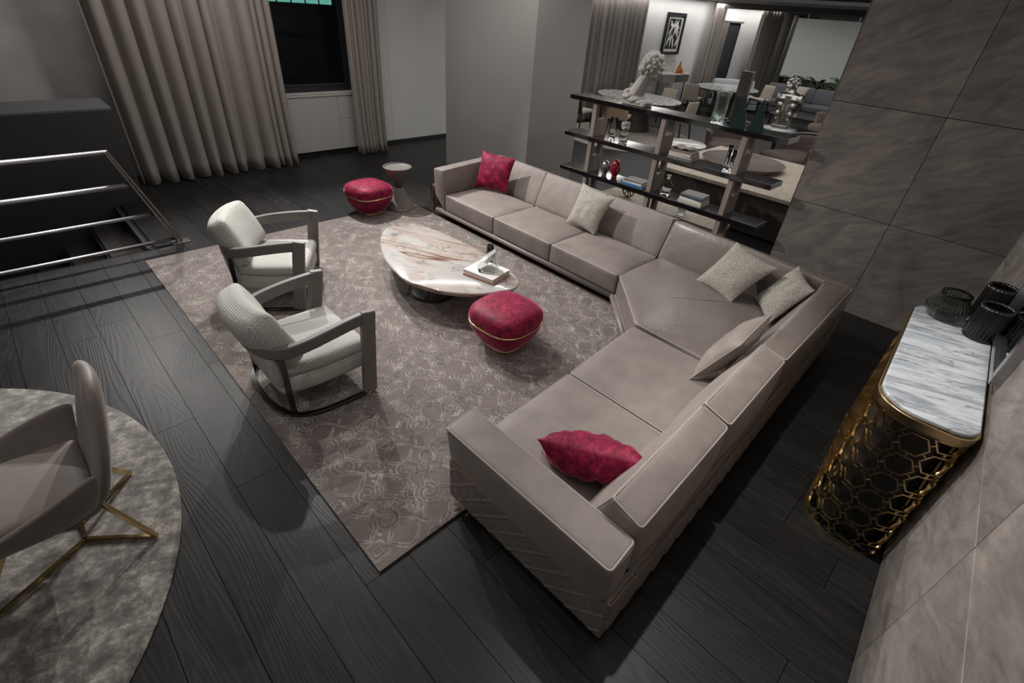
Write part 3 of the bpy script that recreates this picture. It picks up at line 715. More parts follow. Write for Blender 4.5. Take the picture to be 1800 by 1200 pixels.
# corner backs
ca = lrow(2.19); cbx = 4.60
back('back_cushion', 'leather', ca, ((4.42, .78), (4.46, .66), (4.63, .485)), 1, 31, .69, .65)
back('back_cushion', 'leather', ((4.4, .8), (4.45, .655), (4.625, .478)), rrow(3.06), 1, 32, .69, .65)
back('back_cushion', 'nubuck', rrow(3.045), rrow(2.19), 1, 33, .71, .66)
back('back_cushion', 'nubuck', rrow(2.175), rrow(1.30), 1, 34, .71, .66)
# arms
cushion('arm_cushion', 'nubuck', (.11, .53, .16), .022, [(1.12, 1.44, .29), (1.30, 1.45, .29), (1.30, .4, .29), (1.11, .39, .29), (1.08, 1.43, .6), (1.295, 1.455, .6), (1.285, .395, .6), (1.085, .382, .6)], .012, .012, ('top',), .8, 41)
cushion('arm_cushion', 'nubuck', (.5, .11, .24), .022, [(3.77, 4.94, .13), (4.66, 5.0, .3), (4.72, 5.15, .3), (3.77, 5.13, .3), (3.76, 4.95, .64), (4.62, 4.96, .68), (4.74, 5.15, .66), (3.77, 5.15, .62)], .012, .012, ('front', 'top'), .8, 42)
# quilted outer panels
def quilt(p0, p1, z0, z1, nrm, step=.0075, dep=.017, ang=0.0):
    p0, p1 = Vector((*p0, 0)), Vector((*p1, 0)); L = (p1 - p0).length; d = (p1 - p0) / L; nrm = Vector((*nrm, 0)).normalized(); mb = MB()
    nu, nv = int(L / step), int((z1 - z0) / step)
    for j in range(nv + 1):
        for i in range(nu + 1):
            u, z = L * i / nu, z0 + (z1 - z0) * j / nv; a, b = (u / .135 + z / .13), (u / .135 - z / .13)
            da, db = abs(a - round(a)), abs(b - round(b)); m_ = min(da, db)
            e = min(1, min(i, nu - i, j, nv - j) * step / .012)
            off = (.011 * math.exp(-(m_ / .06) ** 2) + .006 * min(1, 3 * m_)) * e
            mb.v.append(p0 + d * u + nrm * off + Vector((0, 0, z)))
    for j in range(nv):
        for i in range(nu): k = j * (nu + 1) + i; mb.f.append([k, k + 1, k + nu + 2, k + nu + 1])
    return mb
ZP = .352
qo = {}
MB().prism([(1.105, 1.425), (1.135, 1.425), (1.135, .37), (1.12, .355)], .05, ZP).build('arm_shell', 'frame_leather', sofa, SO, bevel=.006)
quilt((1.104, 1.425), (1.119, .352), .055, ZP - .012, (-1, 0)).build('quilted_panel', 'quilt_leather', sofa, SO, True)
MB().prism([(1.12, .357), (1.12, .39), (4.64, .50), (4.66, .47)], .05, ZP).build('back_shell', 'frame_leather', sofa, SO, bevel=.006)
quilt((1.12, .354), (4.66, .468), .055, ZP - .012, (0, -1)).build('quilted_panel', 'quilt_leather', sofa, SO, True)
MB().prism([(4.64, .47), (4.675, .47), (4.84, 5.18), (4.8, 5.18)], .05, ZP).build('back_shell', 'frame_leather', sofa, SO, bevel=.006)
quilt((4.677, .47), (4.842, 5.18), .055, ZP - .012, (1, 0), .02).build('quilted_panel', 'quilt_leather', sofa, SO, True)
MB().prism([(3.775, 5.165), (4.83, 5.165), (4.83, 5.2), (3.775, 5.2)], .07, .4).build('arm_shell', 'frame_leather', sofa, SO, bevel=.006)
quilt((4.83, 5.201), (3.775, 5.201), .075, .39, (0, 1), .02).build('quilted_panel', 'quilt_leather', sofa, SO, True)
MB().box(3.755, 3.775, 5.155, 5.205, .07, .41).box(3.755, 3.9, 5.195, 5.205, .4, .41).build('metal_trim', 'rose_metal', sofa, SO, bevel=.002)
MB().bar([(1.103, 1.43, ZP), (1.115, .352, ZP), (1.30, .356, ZP)], .006, .008).build('metal_trim', 'rose_metal', sofa, SO)
MB().bar([(1.32, .36, ZP), (4.665, .466, ZP), (4.835, 5.19, ZP)], .006, .008).build('metal_trim', 'rose_metal', sofa, SO)

# ------------------------------------------------------------------ cushions on the sofa
pillow('throw_cushion', (4.22, 4.88, .38), (4.40, 4.43, .38), (4.56, 4.46, .8), (4.40, 4.93, .82), .15, 'red_velvet', 'square crimson velvet cushion leaning in the far end of the sofa', seed=1, wr=.01)
pillow('throw_cushion', (4.30, 3.33, .38), (4.28, 2.9, .37), (4.5, 2.86, .76), (4.52, 3.33, .8), .14, 'boucle', 'beige boucle cushion alone in the middle of the long run of the sofa', seed=2, wr=.012)
pillow('throw_cushion', (4.22, 1.63, .37), (4.05, 1.2, .38), (4.27, 1.0, .73), (4.46, 1.46, .76), .14, 'boucle', 'larger front one of two beige boucle cushions in the sofa corner', seed=3, wr=.008)
pillow('throw_cushion', (4.3, 1.1, .39), (3.93, .83, .38), (4.18, .66, .7), (4.47, .9, .74), .13, 'boucle', 'beige boucle cushion half hidden behind the larger one in the sofa corner', seed=4, wr=.014)
pillow('throw_cushion', (2.78, .9, .37), (3.27, .9, .39), (3.36, .7, .79), (2.87, .7, .73), .17, 'nubuck', 'taupe nubuck cushion with piping leaning on the short run of the sofa', seed=5, wr=.008, piping='piping')
pillow('throw_cushion', (1.52, 1.13, .36), (1.84, .66, .36), (1.66, .555, .63), (1.4, 1.08, .58), .23, 'red_velvet', 'crinkled crimson velvet cushion beside the near arm of the sofa', seed=6, wr=.022)

# ------------------------------------------------------------------ poufs
def pouf(c, rz, label, s_=1.0):
    e = thing('pouf', c, label, 'pouf', 'crimson velvet poufs', rz)
    up = [(.262, .238), (.272, .25), (.273, .28), (.268, .315), (.25, .347), (.212, .37), (.15, .382), (.06, .387), (.001, .388)]
    lo = [(.15, .02), (.168, .03), (.205, .075), (.24, .13), (.262, .185), (.27, .215), (.27, .23), (.26, .236)]
    MB().lathe([(r * s_, z) for r, z in up], 72, sup=3.2).build('top_cushion', 'red_velvet', e, smooth=True)
    MB().lathe([(r * s_, z) for r, z in lo], 72, sup=3.0).build('body', 'red_velvet', e, smooth=True)
    MB().tube([(x * s_, y * s_, .237) for x, y in [(.272 * (abs(math.cos(a)) ** 3 + abs(math.sin(a)) ** 3) ** (-1 / 3) * math.cos(a), .272 * (abs(math.cos(a)) ** 3 + abs(math.sin(a)) ** 3) ** (-1 / 3) * math.sin(a)) for a in [2 * PI * k / 72 for k in range(72)]]], .008, 8, True).build('gold_band', 'gold', e, smooth=True)
    MB().lathe([(.156, .0), (.16, .004), (.16, .02), (.15, .024)], 48, sup=2.6).build('base_ring', 'gold', e, smooth=True)
    return e
pouf((2.44, 2.375, .018), R(4), 'near crimson velvet pouf with a gold band in front of the coffee table')
pouf((3.13, 5.7, .018), R(8), 'far crimson velvet pouf with a gold band beside the hourglass side table')

# ------------------------------------------------------------------ side table
e = thing('side_table', (3.56, 5.66, .018), 'hourglass side table of two cones, stone below and leather above', 'side table')
MB().lathe([(.2, 0), (.202, .008), (.19, .02), (.14, .1), (.095, .18), (.065, .25), (.058, .265)], 40).build('lower_cone', 'concrete_cone', e, smooth=True)
MB().lathe([(.05, .262), (.05, .275), (.055, .276), (.055, .3), (.05, .302), (.05, .312)], 32).build('neck', 'black_ceramic', e, smooth=True)
MB().lathe([(.055, .31), (.07, .33), (.12, .41), (.165, .485), (.185, .52), (.19, .53), (.186, .535), (.176, .533)], 40, cap=False).build('upper_cone', 'cone_leather', e, smooth=True)
MB().lathe([(.178, .533), (.172, .52), (.16, .515), (.001, .515)], 40, cap=False).build('tray_top', 'cone_inside', e, smooth=True)
MB().lathe([(.2, -.0), (.206, .002), (.206, .008), (.2, .01)], 40).build('foot_ring', 'gold', e, smooth=True)

# ------------------------------------------------------------------ coffee table
TO = (2.6, 3.6, .0175)
ct = thing('coffee_table', TO, 'low organic coffee table with a veined pink marble top and dark drum base', 'coffee table')
out = [(2.397, 4.23), (2.52, 4.392), (2.66, 4.50), (2.79, 4.525), (2.894, 4.47), (2.968, 4.34), (3.03, 4.125), (3.065, 3.847), (3.08, 3.603), (3.07, 3.332), (3.047, 3.124), (3.004, 2.898), (2.957, 2.754), (2.89, 2.679), (2.82, 2.645), (2.731, 2.649), (2.58, 2.704), (2.431, 2.789), (2.312, 2.908), (2.217, 3.038), (2.147, 3.207), (2.115, 3.36), (2.141, 3.584), (2.206, 3.841), (2.302, 4.064)]
out = [tuple(p) for p in smooth_closed(out, 4)]
lev = [(-.035, .278), (-.006, .285), (0, .293), (0, .303), (-.006, .309), (-.014, .312)]
mb = MB(); n = len(out)
for (d, z) in lev: mb.v += [Vector((*q, z)) for q in inset(out, -d)]
for j in range(len(lev) - 1):
    for i in range(n): mb.f.append([j * n + i, j * n + (i + 1) % n, (j + 1) * n + (i + 1) % n, (j + 1) * n + i])
mb.f += [list(reversed(range(n))), list(range((len(lev) - 1) * n, len(lev) * n))]
mb.build('marble_top', 'pink_marble', ct, TO, True)
mb = MB().prism(inset(out, .03), .255, .28); mb.build('under_frame', 'post_bronze', ct, TO, bevel=.005)
MB().lathe([(.215, 0), (.225, .006), (.225, .012), (.205, .018), (.18, .06), (.165, .14), (.17, .2), (.19, .243)], 40, (2.5, 3.47, .0178)).build('drum_base', 'table_leather', ct, TO, True)
MB().lathe([(.24, 0), (.245, .004), (.24, .012), (.2, .012)], 40, (2.5, 3.47, .0178)).build('foot_disc', 'black_ceramic', ct, TO, True)
for k in range(5):
    a = k * 1.256; MB().tube([(2.5 + .228 * math.cos(a), 3.47 + .228 * math.sin(a), .025), (2.5 + .2 * math.cos(a), 3.47 + .2 * math.sin(a), .258)], .006, 8).build('rod', 'chrome', ct, TO, True)
def book(c, w, d, t, rz, cover, label, group=None, pg='paper'):
    e = thing('book', c, label, 'book', group, rz)
    MB().box(-w / 2, w / 2, -d / 2, d / 2, 0, .003).box(-w / 2, w / 2, -d / 2, d / 2, t - .003, t).box(-w / 2, -w / 2 + .004, -d / 2, d / 2, .003, t - .003).build('cover', cover, e)
    MB().box(-w / 2 + .005, w / 2 - .004, -d / 2 + .004, d / 2 - .004, .0031, t - .0031).build('pages', pg, e)
    return e
BZ = .312
book((2.765, 2.985, BZ), .28, .34, .022, R(14), 'book_salmon', 'salmon-edged book lowest under the glass sculpture on the coffee table', 'books on the coffee table')
book((2.77, 2.99, BZ + .022), .275, .335, .03, R(12), 'book_white', 'white book topmost under the glass sculpture on the coffee table', 'books on the coffee table')
gs = thing('glass_sculpture', (2.775, 2.97, BZ + .052), 'frosted rock-shaped glass sculpture with a hollow on the white book', 'sculpture')
pts = [(-.1, -.0, .0), (-.11, .0, .06), (-.02, 0, .14), (.055, 0, .2), (.075, 0, .13), (.09, 0, .04), (.07, 0, .0)]
mb = MB()
ring = [Vector((x * math.cos(.6) * 1.0, x * -math.sin(.6), z)) for x, _, z in pts]
mb = MB()
hole = [Vector((x * .3 * math.cos(.6) + .012, x * .3 * -math.sin(.6), z * .3 + .045)) for x, _, z in pts]; nn = Vector((math.sin(.6), math.cos(.6), 0)) * .045
N_ = len(ring)
for s_ in (-1, 1): mb.v += [p + nn * s_ * (.8 if i % 2 else 1.1) for i, p in enumerate(ring)] + [p + nn * s_ * .5 for p in hole]
for i in range(N_):
    j = (i + 1) % N_
    mb.f += [[i, j, N_ + j, N_ + i], [2 * N_ + i, 3 * N_ + i, 3 * N_ + j, 2 * N_ + j], [i, 2 * N_ + i, 2 * N_ + j, j], [N_ + i, N_ + j, 3 * N_ + j, 3 * N_ + i]]
mb.build('glass_body', 'crystal', gs, bevel=.006)
MB().lathe([(.075, 0), (.08, .004), (.08, .006), (.07, .007)], 28).build('base_plate', 'chrome', gs, smooth=True)
tag(MB().lathe([(.045, 0), (.05, .004), (.05, .02), (.036, .11), (.032, .16), (.028, .16), (.03, .11), (.042, .02), (.001, .012)], 28, cap=False).build('black_vase', 'black_ceramic', None, (0, 0, 0), True), 'small black tapered vase at the edge of the coffee table', 'vase').location = (3.0, 3.2, .313)

# ------------------------------------------------------------------ armchairs
def armchair(loc, rz, label):
    e = thing('armchair', loc, label, 'armchair', 'checked armchairs on the rug', rz)
    # leather band: arms and back rail in one sweep, higher at the front than at the back
    half = [(.33, .365, .585), (.2, .372, .578), (.05, .378, .562), (-.1, .372, .54), (-.22, .335, .52), (-.3, .24, .506), (-.335, .12, .5), (-.345, 0, .498)]
    path = smooth_open(half + [(x, -y, z) for x, y, z in reversed(half[:-1])], 4)
    MB().bar(path, .05, .085).build('arm_band', 'chair_leather', e, bevel=.012, seg=3)
    for s_ in (1, -1):
        MB().bar([(.345, s_ * .372, .628), (.325, s_ * .385, .5), (.26, s_ * .432, .014)], .05, .1, (1, 0, 0)).build('leg', 'chair_leather', e, bevel=.012, seg=3)
        MB().bar([(-.25, s_ * .335, .02), (-.245, s_ * .315, .49)], .012, .036, (1, 0, 0)).build('rear_post', 'black_chrome', e, bevel=.002)
    hr = [(.25, .43, .016), (.05, .428, .016), (-.12, .405, .016), (-.25, .335, .016), (-.315, .18, .016), (-.33, 0, .016)]
    MB().bar(smooth_open(hr + [(x, -y, z) for x, y, z in reversed(hr[:-1])], 4), .035, .014).build('floor_rail', 'black_chrome', e, bevel=.003)
    # upholstered seat shell and cushion with rounded front corners
    def seatmap(z0, z1, x0, x1, hw):
        def f(u, v, w):
            k = 1 - .16 * max(0, -u) ** 2; return Vector((x0 + (x1 - x0) * (u + 1) / 2, v * hw * k, z0 + (z1 - z0) * (w + 1) / 2))
        return f
    soft((.31, .31, .075), .05, seatmap(.13, .285, -.28, .33, .315), 0, .01, .001, 3).build('seat_shell', 'check_fabric', e, smooth=True)
    soft((.31, .31, .05), .04, seatmap(.275, .365, -.26, .345, .315), .02, .006, .002, 5).build('seat_cushion', 'check_fabric', e, smooth=True)
    soft((.04, .28, .1), .035, tri([(-.29, -.27, .2), (-.2, -.29, .2), (-.2, .29, .2), (-.29, .27, .2), (-.33, -.25, .5), (-.26, -.29, .5), (-.26, .29, .5), (-.33, .25, .5)]), 0, .01, .001, 6).build('back_shell', 'check_fabric', e, smooth=True)
    BL, BR, TR, TL = [Vector(p) for p in ((-.14, -.3, .37), (-.14, .3, .37), (-.3, .27, .75), (-.3, -.27, .75))]
    def pm(u, v, w):
        a, b = (v + 1) / 2, (w + 1) / 2; p = BL * (1 - a) * (1 - b) + BR * a * (1 - b) + TR * a * b + TL * (1 - a) * b
        bow = .055 * (1 - v * v); return p + Vector((.9, 0, .38)) * (u * .085) + Vector((-bow, 0, 0))
    soft((.085, .29, .2), .05, pm, 0, .035, .005, 8).build('back_cushion', 'check_fabric', e, smooth=True)
    return e
armchair((.98, 2.965, .018), R(0), 'nearer checked armchair with a taupe leather arm band, facing the coffee table')
armchair((1.37, 4.40, .018), R(-34), 'farther checked armchair with a taupe leather arm band, next to the stairwell')

# ------------------------------------------------------------------ shell chair
sc = thing('shell_chair', (-.44, 2.5, .014), 'taupe leather shell chair on a thin gold star base, cut by the left edge', 'chair', None, R(180))
# local frame: the chair looks along +x
def loft(rows_, m, name, th=.03, sub=1):
    mb = MB(); n = len(rows_[0])
    for r_ in rows_: mb.v += [Vector(p) for p in r_]
    for j in range(len(rows_) - 1):
        for i in range(n - 1): mb.f.append([j * n + i, j * n + i + 1, (j + 1) * n + i + 1, (j + 1) * n + i])
    o = mb.build(name, m, sc, smooth=True)
    q = o.modifiers.new('thick', 'SOLIDIFY'); q.thickness = th; q.offset = 0
    s_ = o.modifiers.new('sub', 'SUBSURF'); s_.levels = 2; s_.render_levels = 2
    return o
loft([[(-.13, -.22, .28), (-.165, 0, .28), (-.13, .22, .28)], [(-.18, -.29, .44), (-.22, 0, .44), (-.18, .29, .44)], [(-.23, -.3, .6), (-.27, 0, .6), (-.23, .3, .6)], [(-.28, -.24, .78), (-.315, 0, .78), (-.28, .24, .78)], [(-.305, -.14, .92), (-.335, 0, .92), (-.305, .14, .92)]], 'shell_leather', 'backrest', .075)
for s_ in (1, -1):
    loft([[(-.14, s_ * .2, .3), (.05, s_ * .24, .28), (.27, s_ * .2, .3)], [(-.17, s_ * .275, .42), (.05, s_ * .31, .36), (.29, s_ * .26, .34)], [(-.2, s_ * .3, .55), (.04, s_ * .345, .48), (.3, s_ * .3, .39)], [(-.215, s_ * .305, .6), (.04, s_ * .355, .525), (.31, s_ * .31, .42)]], 'shell_leather', 'arm', .03)
soft((.24, .23, .06), .045, tri([(-.14, -.2, .3), (.3, -.2, .3), (.3, .2, .3), (-.14, .2, .3), (-.15, -.25, .42), (.32, -.25, .43), (.32, .25, .43), (-.15, .25, .42)]), .02, .01, .002, 4).build('seat_cushion', 'shell_leather', sc, smooth=True)
MB().prism(rrect(-.14, .28, -.2, .2, .06), .25, .31).build('seat_pan', 'shell_leather', sc, bevel=.01)
for s_ in (1, -1):
    MB().bar([(0, 0, .012), (0, s_ * .065, .012)], .016, .016).build('base_link', 'gold', sc)
    for fx, fy in ((-.26, .27), (.42, .3)):
        MB().bar([(0, s_ * .062, .012), (fx, s_ * fy, .012)], .016, .016).build('floor_bar', 'gold', sc)
        MB().bar([(fx, s_ * fy, .008), (fx * .52, s_ * fy * .58, .27)], .018, .026, (0, 0, 1)).build('leg', 'gold', sc, bevel=.002)

# ------------------------------------------------------------------ marble console with hexagon lattice
KO = (3.28, -.2, 0)
cons = thing('console_table', KO, 'marble topped console with a gold honeycomb lattice body against the concrete wall', 'console table', None, R(3.4))
KX0, KX1, KY0, KY1, KR = -.70, .70, -.215, .215, .13
KRS = [.07, .1, .2, .11]
MB().prism(rrect(KX0, KX1, KY0, KY1, KRS, 10), .885, .935).build('gold_edge', 'bronze_gold', cons, bevel=.006)
MB().prism(rrect(KX0 + .012, KX1 - .012, KY0 + .012, KY1 - .012, [q - .01 for q in KRS], 10), .935, .958).build('marble_top', 'blue_marble', cons, bevel=.008, seg=3)
MB().prism(rrect(KX0 + .01, KX1 - .01, KY0 + .01, KY1 - .01, KRS, 10), .872, .8845).build('under_tray', 'old_bronze', cons)
MB().prism(rrect(KX0 + .075, KX1 - .075, KY0 + .06, KY1 - .06, [q * .7 for q in KRS], 6), .004, .871).build('dark_core', 'black_satin', cons)  # added black core standing for the shade inside the hollow lattice
per = rrect(KX0 + .012, KX1 - .012, KY0 + .012, KY1 - .012, KRS, 14); PL = [0]
for i in range(len(per)): PL.append(PL[-1] + (Vector(per[(i + 1) % len(per)]) - Vector(per[i])).length)
TL_ = PL[-1]
def on_per(s_, d=0):
    s_ = s_ % TL_; i = 0
    while PL[i + 1] < s_: i += 1
    a, b = Vector(per[i]), Vector(per[(i + 1) % len(per)]); t = (s_ - PL[i]) / max(1e-9, PL[i + 1] - PL[i]); p = a + (b - a) * t; dd = (b - a).normalized(); n_ = Vector((dd.y, -dd.x))
    return p + n_ * d, n_
ncol = 28; cw = TL_ / ncol; rp = cw / 1.5; rh = math.sqrt(3) * rp; nrow = 6; z00 = .03; rh = (.875 - z00) / nrow
def hexbar(mb, pts, w=.0075, dp=.011, closed=False):
    P = []
    for (s_, z) in pts: q, n_ = on_per(s_); P.append((Vector((q.x, q.y, z)), n_))
    n = len(P); vs = []
    for i, (p, n_) in enumerate(P):
        a = P[i - 1][0] if (i or closed) else p; b = P[(i + 1) % n][0] if (i < n - 1 or closed) else p
        t = (b - a).normalized(); n3 = Vector((n_.x, n_.y, 0)); sd = t.cross(n3).normalized()
        for x_, y_ in ((-w / 2, -dp / 2), (w / 2, -dp / 2), (w / 2, dp / 2), (-w / 2, dp / 2)): vs.append(p + sd * x_ + n3 * y_)
    cnt = n if closed else n - 1; fs = [(i * 4 + j, i * 4 + (j + 1) % 4, ((i + 1) % n) * 4 + (j + 1) % 4, ((i + 1) % n) * 4 + j) for i in range(cnt) for j in range(4)]
    if not closed: fs += [(3, 2, 1, 0), tuple(range((n - 1) * 4, n * 4))]
    mb.add(vs, fs)
links = MB()
for c in range(ncol):
    for r_ in range(nrow + (1 if c % 2 else 0)):
        s0, zc = c * cw, z00 + rh * (r_ + (0 if c % 2 else .5))
        k = .8; pts = []
        for q in range(6):
            a = q * PI / 3; b = (q + 1) * PI / 3
            for f in (0, .5):
                sa, za = s0 + k * rp * (math.cos(a) * (1 - f) + math.cos(b) * f), zc + k * rh / math.sqrt(3) * (math.sin(a) * (1 - f) + math.sin(b) * f)
                pts.append((sa, min(.88, max(.012, za))))
        q_, n_ = on_per(s0)
        mb = MB(); hexbar(mb, pts, closed=True)
        mb.build('hexagon', 'gold', cons)
        for q in range(6):
            a = (q + .5) * PI / 3
            if q in (0, 1, 5):
                l0, l1 = k * .866, 1.2 * .866 * 1.0
                za, zb = zc + l0 * rh / math.sqrt(3) * math.sin(a), zc + l1 * rh / math.sqrt(3) * math.sin(a)
                if zb < .88 and zb > .012: hexbar(links, [(s0 + l0 * rp * math.cos(a), za), (s0 + l1 * rp * math.cos(a), zb)], .007)
stuff(links.build('link_bars', 'gold', cons))
MB().sweep([(*p, .01) for p in per], [(-.008, -.008), (.008, -.008), (.008, .008), (-.008, .008)], True, (0, 0, 1)).build('floor_ring', 'gold', cons)
def vase(loc, prof, m, label, rib=.025, ribn=26, n=156):
    o = MB().lathe(prof, n, rib=rib, ribn=ribn, cap=False).build('ribbed_vase', m, None, (0, 0, 0), True); o.location = loc
    return tag(o, label, 'vase')
vase((3.85, -.11, .959), [(.001, .004), (.06, 0), (.07, .004), (.115, .05), (.12, .075), (.1, .11), (.075, .145), (.078, .175), (.074, .178), (.07, .145), (.095, .11), (.11, .07), (.065, .012), (.001, .01)], 'smoke_glass', 'squat smoky green ribbed glass vase on the marble console')
vase((3.74, -.305, .959), [(.001, .004), (.07, 0), (.08, .006), (.082, .02), (.082, .19), (.076, .21), (.07, .21), (.073, .19), (.073, .02), (.001, .015)], 'ribbed_black', 'front black ribbed cylinder vase on the marble console')
vase((3.96, -.285, .959), [(.001, .004), (.065, 0), (.076, .006), (.078, .02), (.078, .24), (.072, .26), (.066, .26), (.068, .24), (.068, .02), (.001, .015)], 'ribbed_black', 'rear black ribbed cylinder vase on the marble console')
# mirror on the concrete wall above the console
mi = thing('wall_mirror', (3.2, -.437, 1.0), 'wall mirror with a wide brushed steel frame above the console', 'mirror', None, R(3.45))
MB().box(-.1, .73, .0, .045, 0, .035).build('frame_side', 'steel', mi, bevel=.002)
MB().box(-.1, .73, .0, .045, 1.13, 1.2).build('frame_side', 'steel', mi, bevel=.002)
MB().box(.7, .73, .0, .05, .036, 1.129).build('frame_side', 'steel', mi, bevel=.002)
MB().box(-.1, -.04, .0, .045, .036, 1.129).build('frame_side', 'steel', mi, bevel=.002)
MB().box(-.039, .699, .01, .02, .036, 1.129).build('glass_plate', 'mirror_glass', mi)

# ------------------------------------------------------------------ shelf unit
HO = (5.65, 3.0, 0)
sh = thing('shelf_unit', HO, 'black lacquer shelf unit with three staggered shelves on wood box uprights', 'shelf')
SX0, SX1 = 5.5, 5.82
ZT, ZM, ZB = 1.5, 1.05, .595; TH = .055
for (z, y0, y1) in ((ZT, 1.66, 4.47), (ZM, 1.66, 4.49), (ZB, 1.67, 4.5)):
    MB().box(SX0, SX1, y0, y1, z - TH, z).build('shelf_board', 'black_lacquer', sh, HO, bevel=.004)
for yc in (4.06, 3.06, 2.09):
    for (z0, z1) in ((ZM, ZT - TH), (ZB, ZM - TH), (0, ZB - TH)):
        MB().box(SX0 + .02, SX0 + .09, yc - .03, yc + .03, z0, z1).build('upright', 'upright_wood', sh, HO, bevel=.003)
        MB().box(SX1 - .09, SX1 - .02, yc - .03, yc + .03, z0, z1).build('upright', 'upright_wood', sh, HO, bevel=.003)
        MB().box(SX0 + .0905, SX1 - .0905, yc - .03, yc + .03, z0, z0 + (z1 - z0) * .52).build('upright_block', 'upright_wood', sh, HO, bevel=.003)
# bust: curly head on a cut neck, looking away from the camera
bz = ZT
bu = thing('plaster_bust', (5.66, 3.52, bz), 'white plaster bust with curly hair and a cut neck on the top shelf', 'sculpture')
HB = Vector((5.66, 3.52, bz)); sp = []; rb = random.Random(5)
hc = Vector((.03, -.06, .42))
sp += [(hc, (.115, .115, .135)), (hc + Vector((.07, -.02, -.05)), (.075, .07, .085)), (hc + Vector((.155, -.03, -.04)), (.028, .018, .022)), (hc + Vector((.13, -.03, -.085)), (.02, .03, .012))]
for s_ in (1, -1): sp.append((hc + Vector((.125, s_ * .035 - .02, .0)), (.018, .022, .012)))
for k in range(12): t = k / 11; sp.append((Vector((.0 + .02 * t, .09 - .13 * t, .07 + .27 * t)), (.11 - .025 * t, .11 - .028 * t, .06)))
sp += [(Vector((0, .15, .13)), (.13, .06, .045)), (Vector((0, .12, .09)), (.15, .11, .06)), (Vector((0, .05, .06)), (.14, .14, .06)), (Vector((0, -.03, .04)), (.12, .12, .045))]
for k in range(190):
    a, b = rb.uniform(0, 2 * PI), rb.uniform(-.8, 1.5)
    d = Vector((math.cos(a) * math.cos(b), math.sin(a) * math.cos(b), math.sin(b)))
    if d.x > .5 and d.z < .45: continue
    sp.append((hc + Vector((d.x * .12, d.y * .122, d.z * .14)) * rb.uniform(.97, 1.09), rb.uniform(.014, .028)))
blob('head_and_neck', sp, 'plaster_white', bu, voxel=.0065, smooth_it=1)
MB().prism([(-.12, .17), (.12, .17), (.1, -.13), (-.1, -.13)], .001, .045).build('base_block', 'plaster_white', bu, bevel=.01)
# glass and stone pieces on the shelves
def lathe_obj(name, loc, prof, m, label, cat, n=32, rib=0, ribn=0, rot=0):
    o = MB().lathe(prof, n, rib=rib, ribn=ribn, cap=False, rot=rot).build(name, m, None, (0, 0, 0), True); o.location = loc
    return tag(o, label, cat)
lathe_obj('glass_vase', (5.62, 2.48, ZT), [(.001, .01), (.05, .0), (.066, .01), (.07, .06), (.064, .14), (.066, .22), (.076, .28), (.08, .29), (.072, .285), (.058, .22), (.052, .14), (.056, .06), (.001, .02)], 'green_glass', 'pale green glass vase with a ruffled rim on the top shelf', 'vase', 64, .06, 9)
for (y, hgt, lb) in ((2.24, .3, 'dark green glass pyramid nearer the green vase on the top shelf'), (2.05, .31, 'dark green glass pyramid nearer the right end of the top shelf')):
    e = thing('pyramid', (5.61, y, ZT), lb, 'ornament', 'glass pyramids on the top shelf', R(20))
    w_ = .08
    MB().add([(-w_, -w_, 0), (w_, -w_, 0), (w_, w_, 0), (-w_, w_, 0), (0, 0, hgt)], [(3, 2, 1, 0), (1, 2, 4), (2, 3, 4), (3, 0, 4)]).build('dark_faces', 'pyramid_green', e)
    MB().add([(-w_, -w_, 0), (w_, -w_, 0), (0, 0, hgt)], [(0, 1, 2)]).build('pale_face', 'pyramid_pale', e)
e = thing('obelisk', (5.775, 2.36, ZT), 'tall smoked stone block standing behind the glass pyramids', 'ornament')
MB().box(-.03, .03, -.06, .06, .02, .5).build('block', 'smoked_block', e, bevel=.003)
MB().box(-.035, .035, -.07, .07, 0, .02).build('foot', 'black_ceramic', e, bevel=.004)
lathe_obj('glass_vase', (5.62, 3.80, ZM), [(.001, .03), (.04, .0), (.045, .01), (.043, .1), (.047, .27), (.043, .27), (.039, .1), (.036, .05), (.001, .045)], 'warm_glass', 'tall plain clear glass vase on the middle shelf', 'vase', 12)
e = thing('glass_jar', (5.62, 3.62, ZM), 'clear glass jar with a textured lid and amber collar on the middle shelf', 'jar')
MB().lathe([(.001, .015), (.05, .0), (.055, .01), (.055, .13), (.045, .16), (.041, .16), (.05, .125), (.05, .02), (.001, .02)], 32, cap=False).build('body', 'clear_glass', e, smooth=True)
MB().lathe([(.043, .161), (.048, .165), (.048, .178), (.043, .182)], 32).build('collar', 'bronze_gold', e, smooth=True)
MB().lathe([(.047, .183), (.052, .19), (.052, .24), (.047, .245), (.001, .24)], 36, rib=.05, ribn=12).build('lid', 'crystal', e, smooth=True)
def stack(c, specs, z, grp, lab):
    for (w, d, t, cv, dx, rz, txt) in specs:
        book((c[0] + dx, c[1], z), w, d, t, R(rz), cv, txt, grp); z += t + .0005
stack((5.65, 2.77), [(.22, .3, .026, 'book_grey', .0, 3, 'grey book lowest in the middle shelf stack'), (.21, .29, .02, 'book_white', .005, 1, 'white book second from the bottom in the middle shelf stack'), (.22, .28, .024, 'book_cream', 0, -2, 'cream book third from the bottom in the middle shelf stack'), (.2, .27, .026, 'book_brown', .0, 4, 'brown book near the top of the middle shelf stack')], ZM, 'books on the middle shelf', '')
e = thing('open_book', (5.65, 2.79, ZM + .1), 'open tan book draped over the middle shelf stack', 'book', 'books on the middle shelf')
mb = MB(); pr = [(-.13, 0), (-.11, .022), (-.06, .03), (0, .012), (.06, .03), (.11, .022), (.13, 0)]
mb.v = [Vector((s_ * .085, y, z + .002)) for s_ in (-1, 1) for y, z in pr]; mb.f = [[i, i + 1, i + 8, i + 7] for i in range(6)]
o = mb.build('pages', 'book_tan', e, smooth=True); q = o.modifiers.new('t', 'SOLIDIFY'); q.thickness = .006
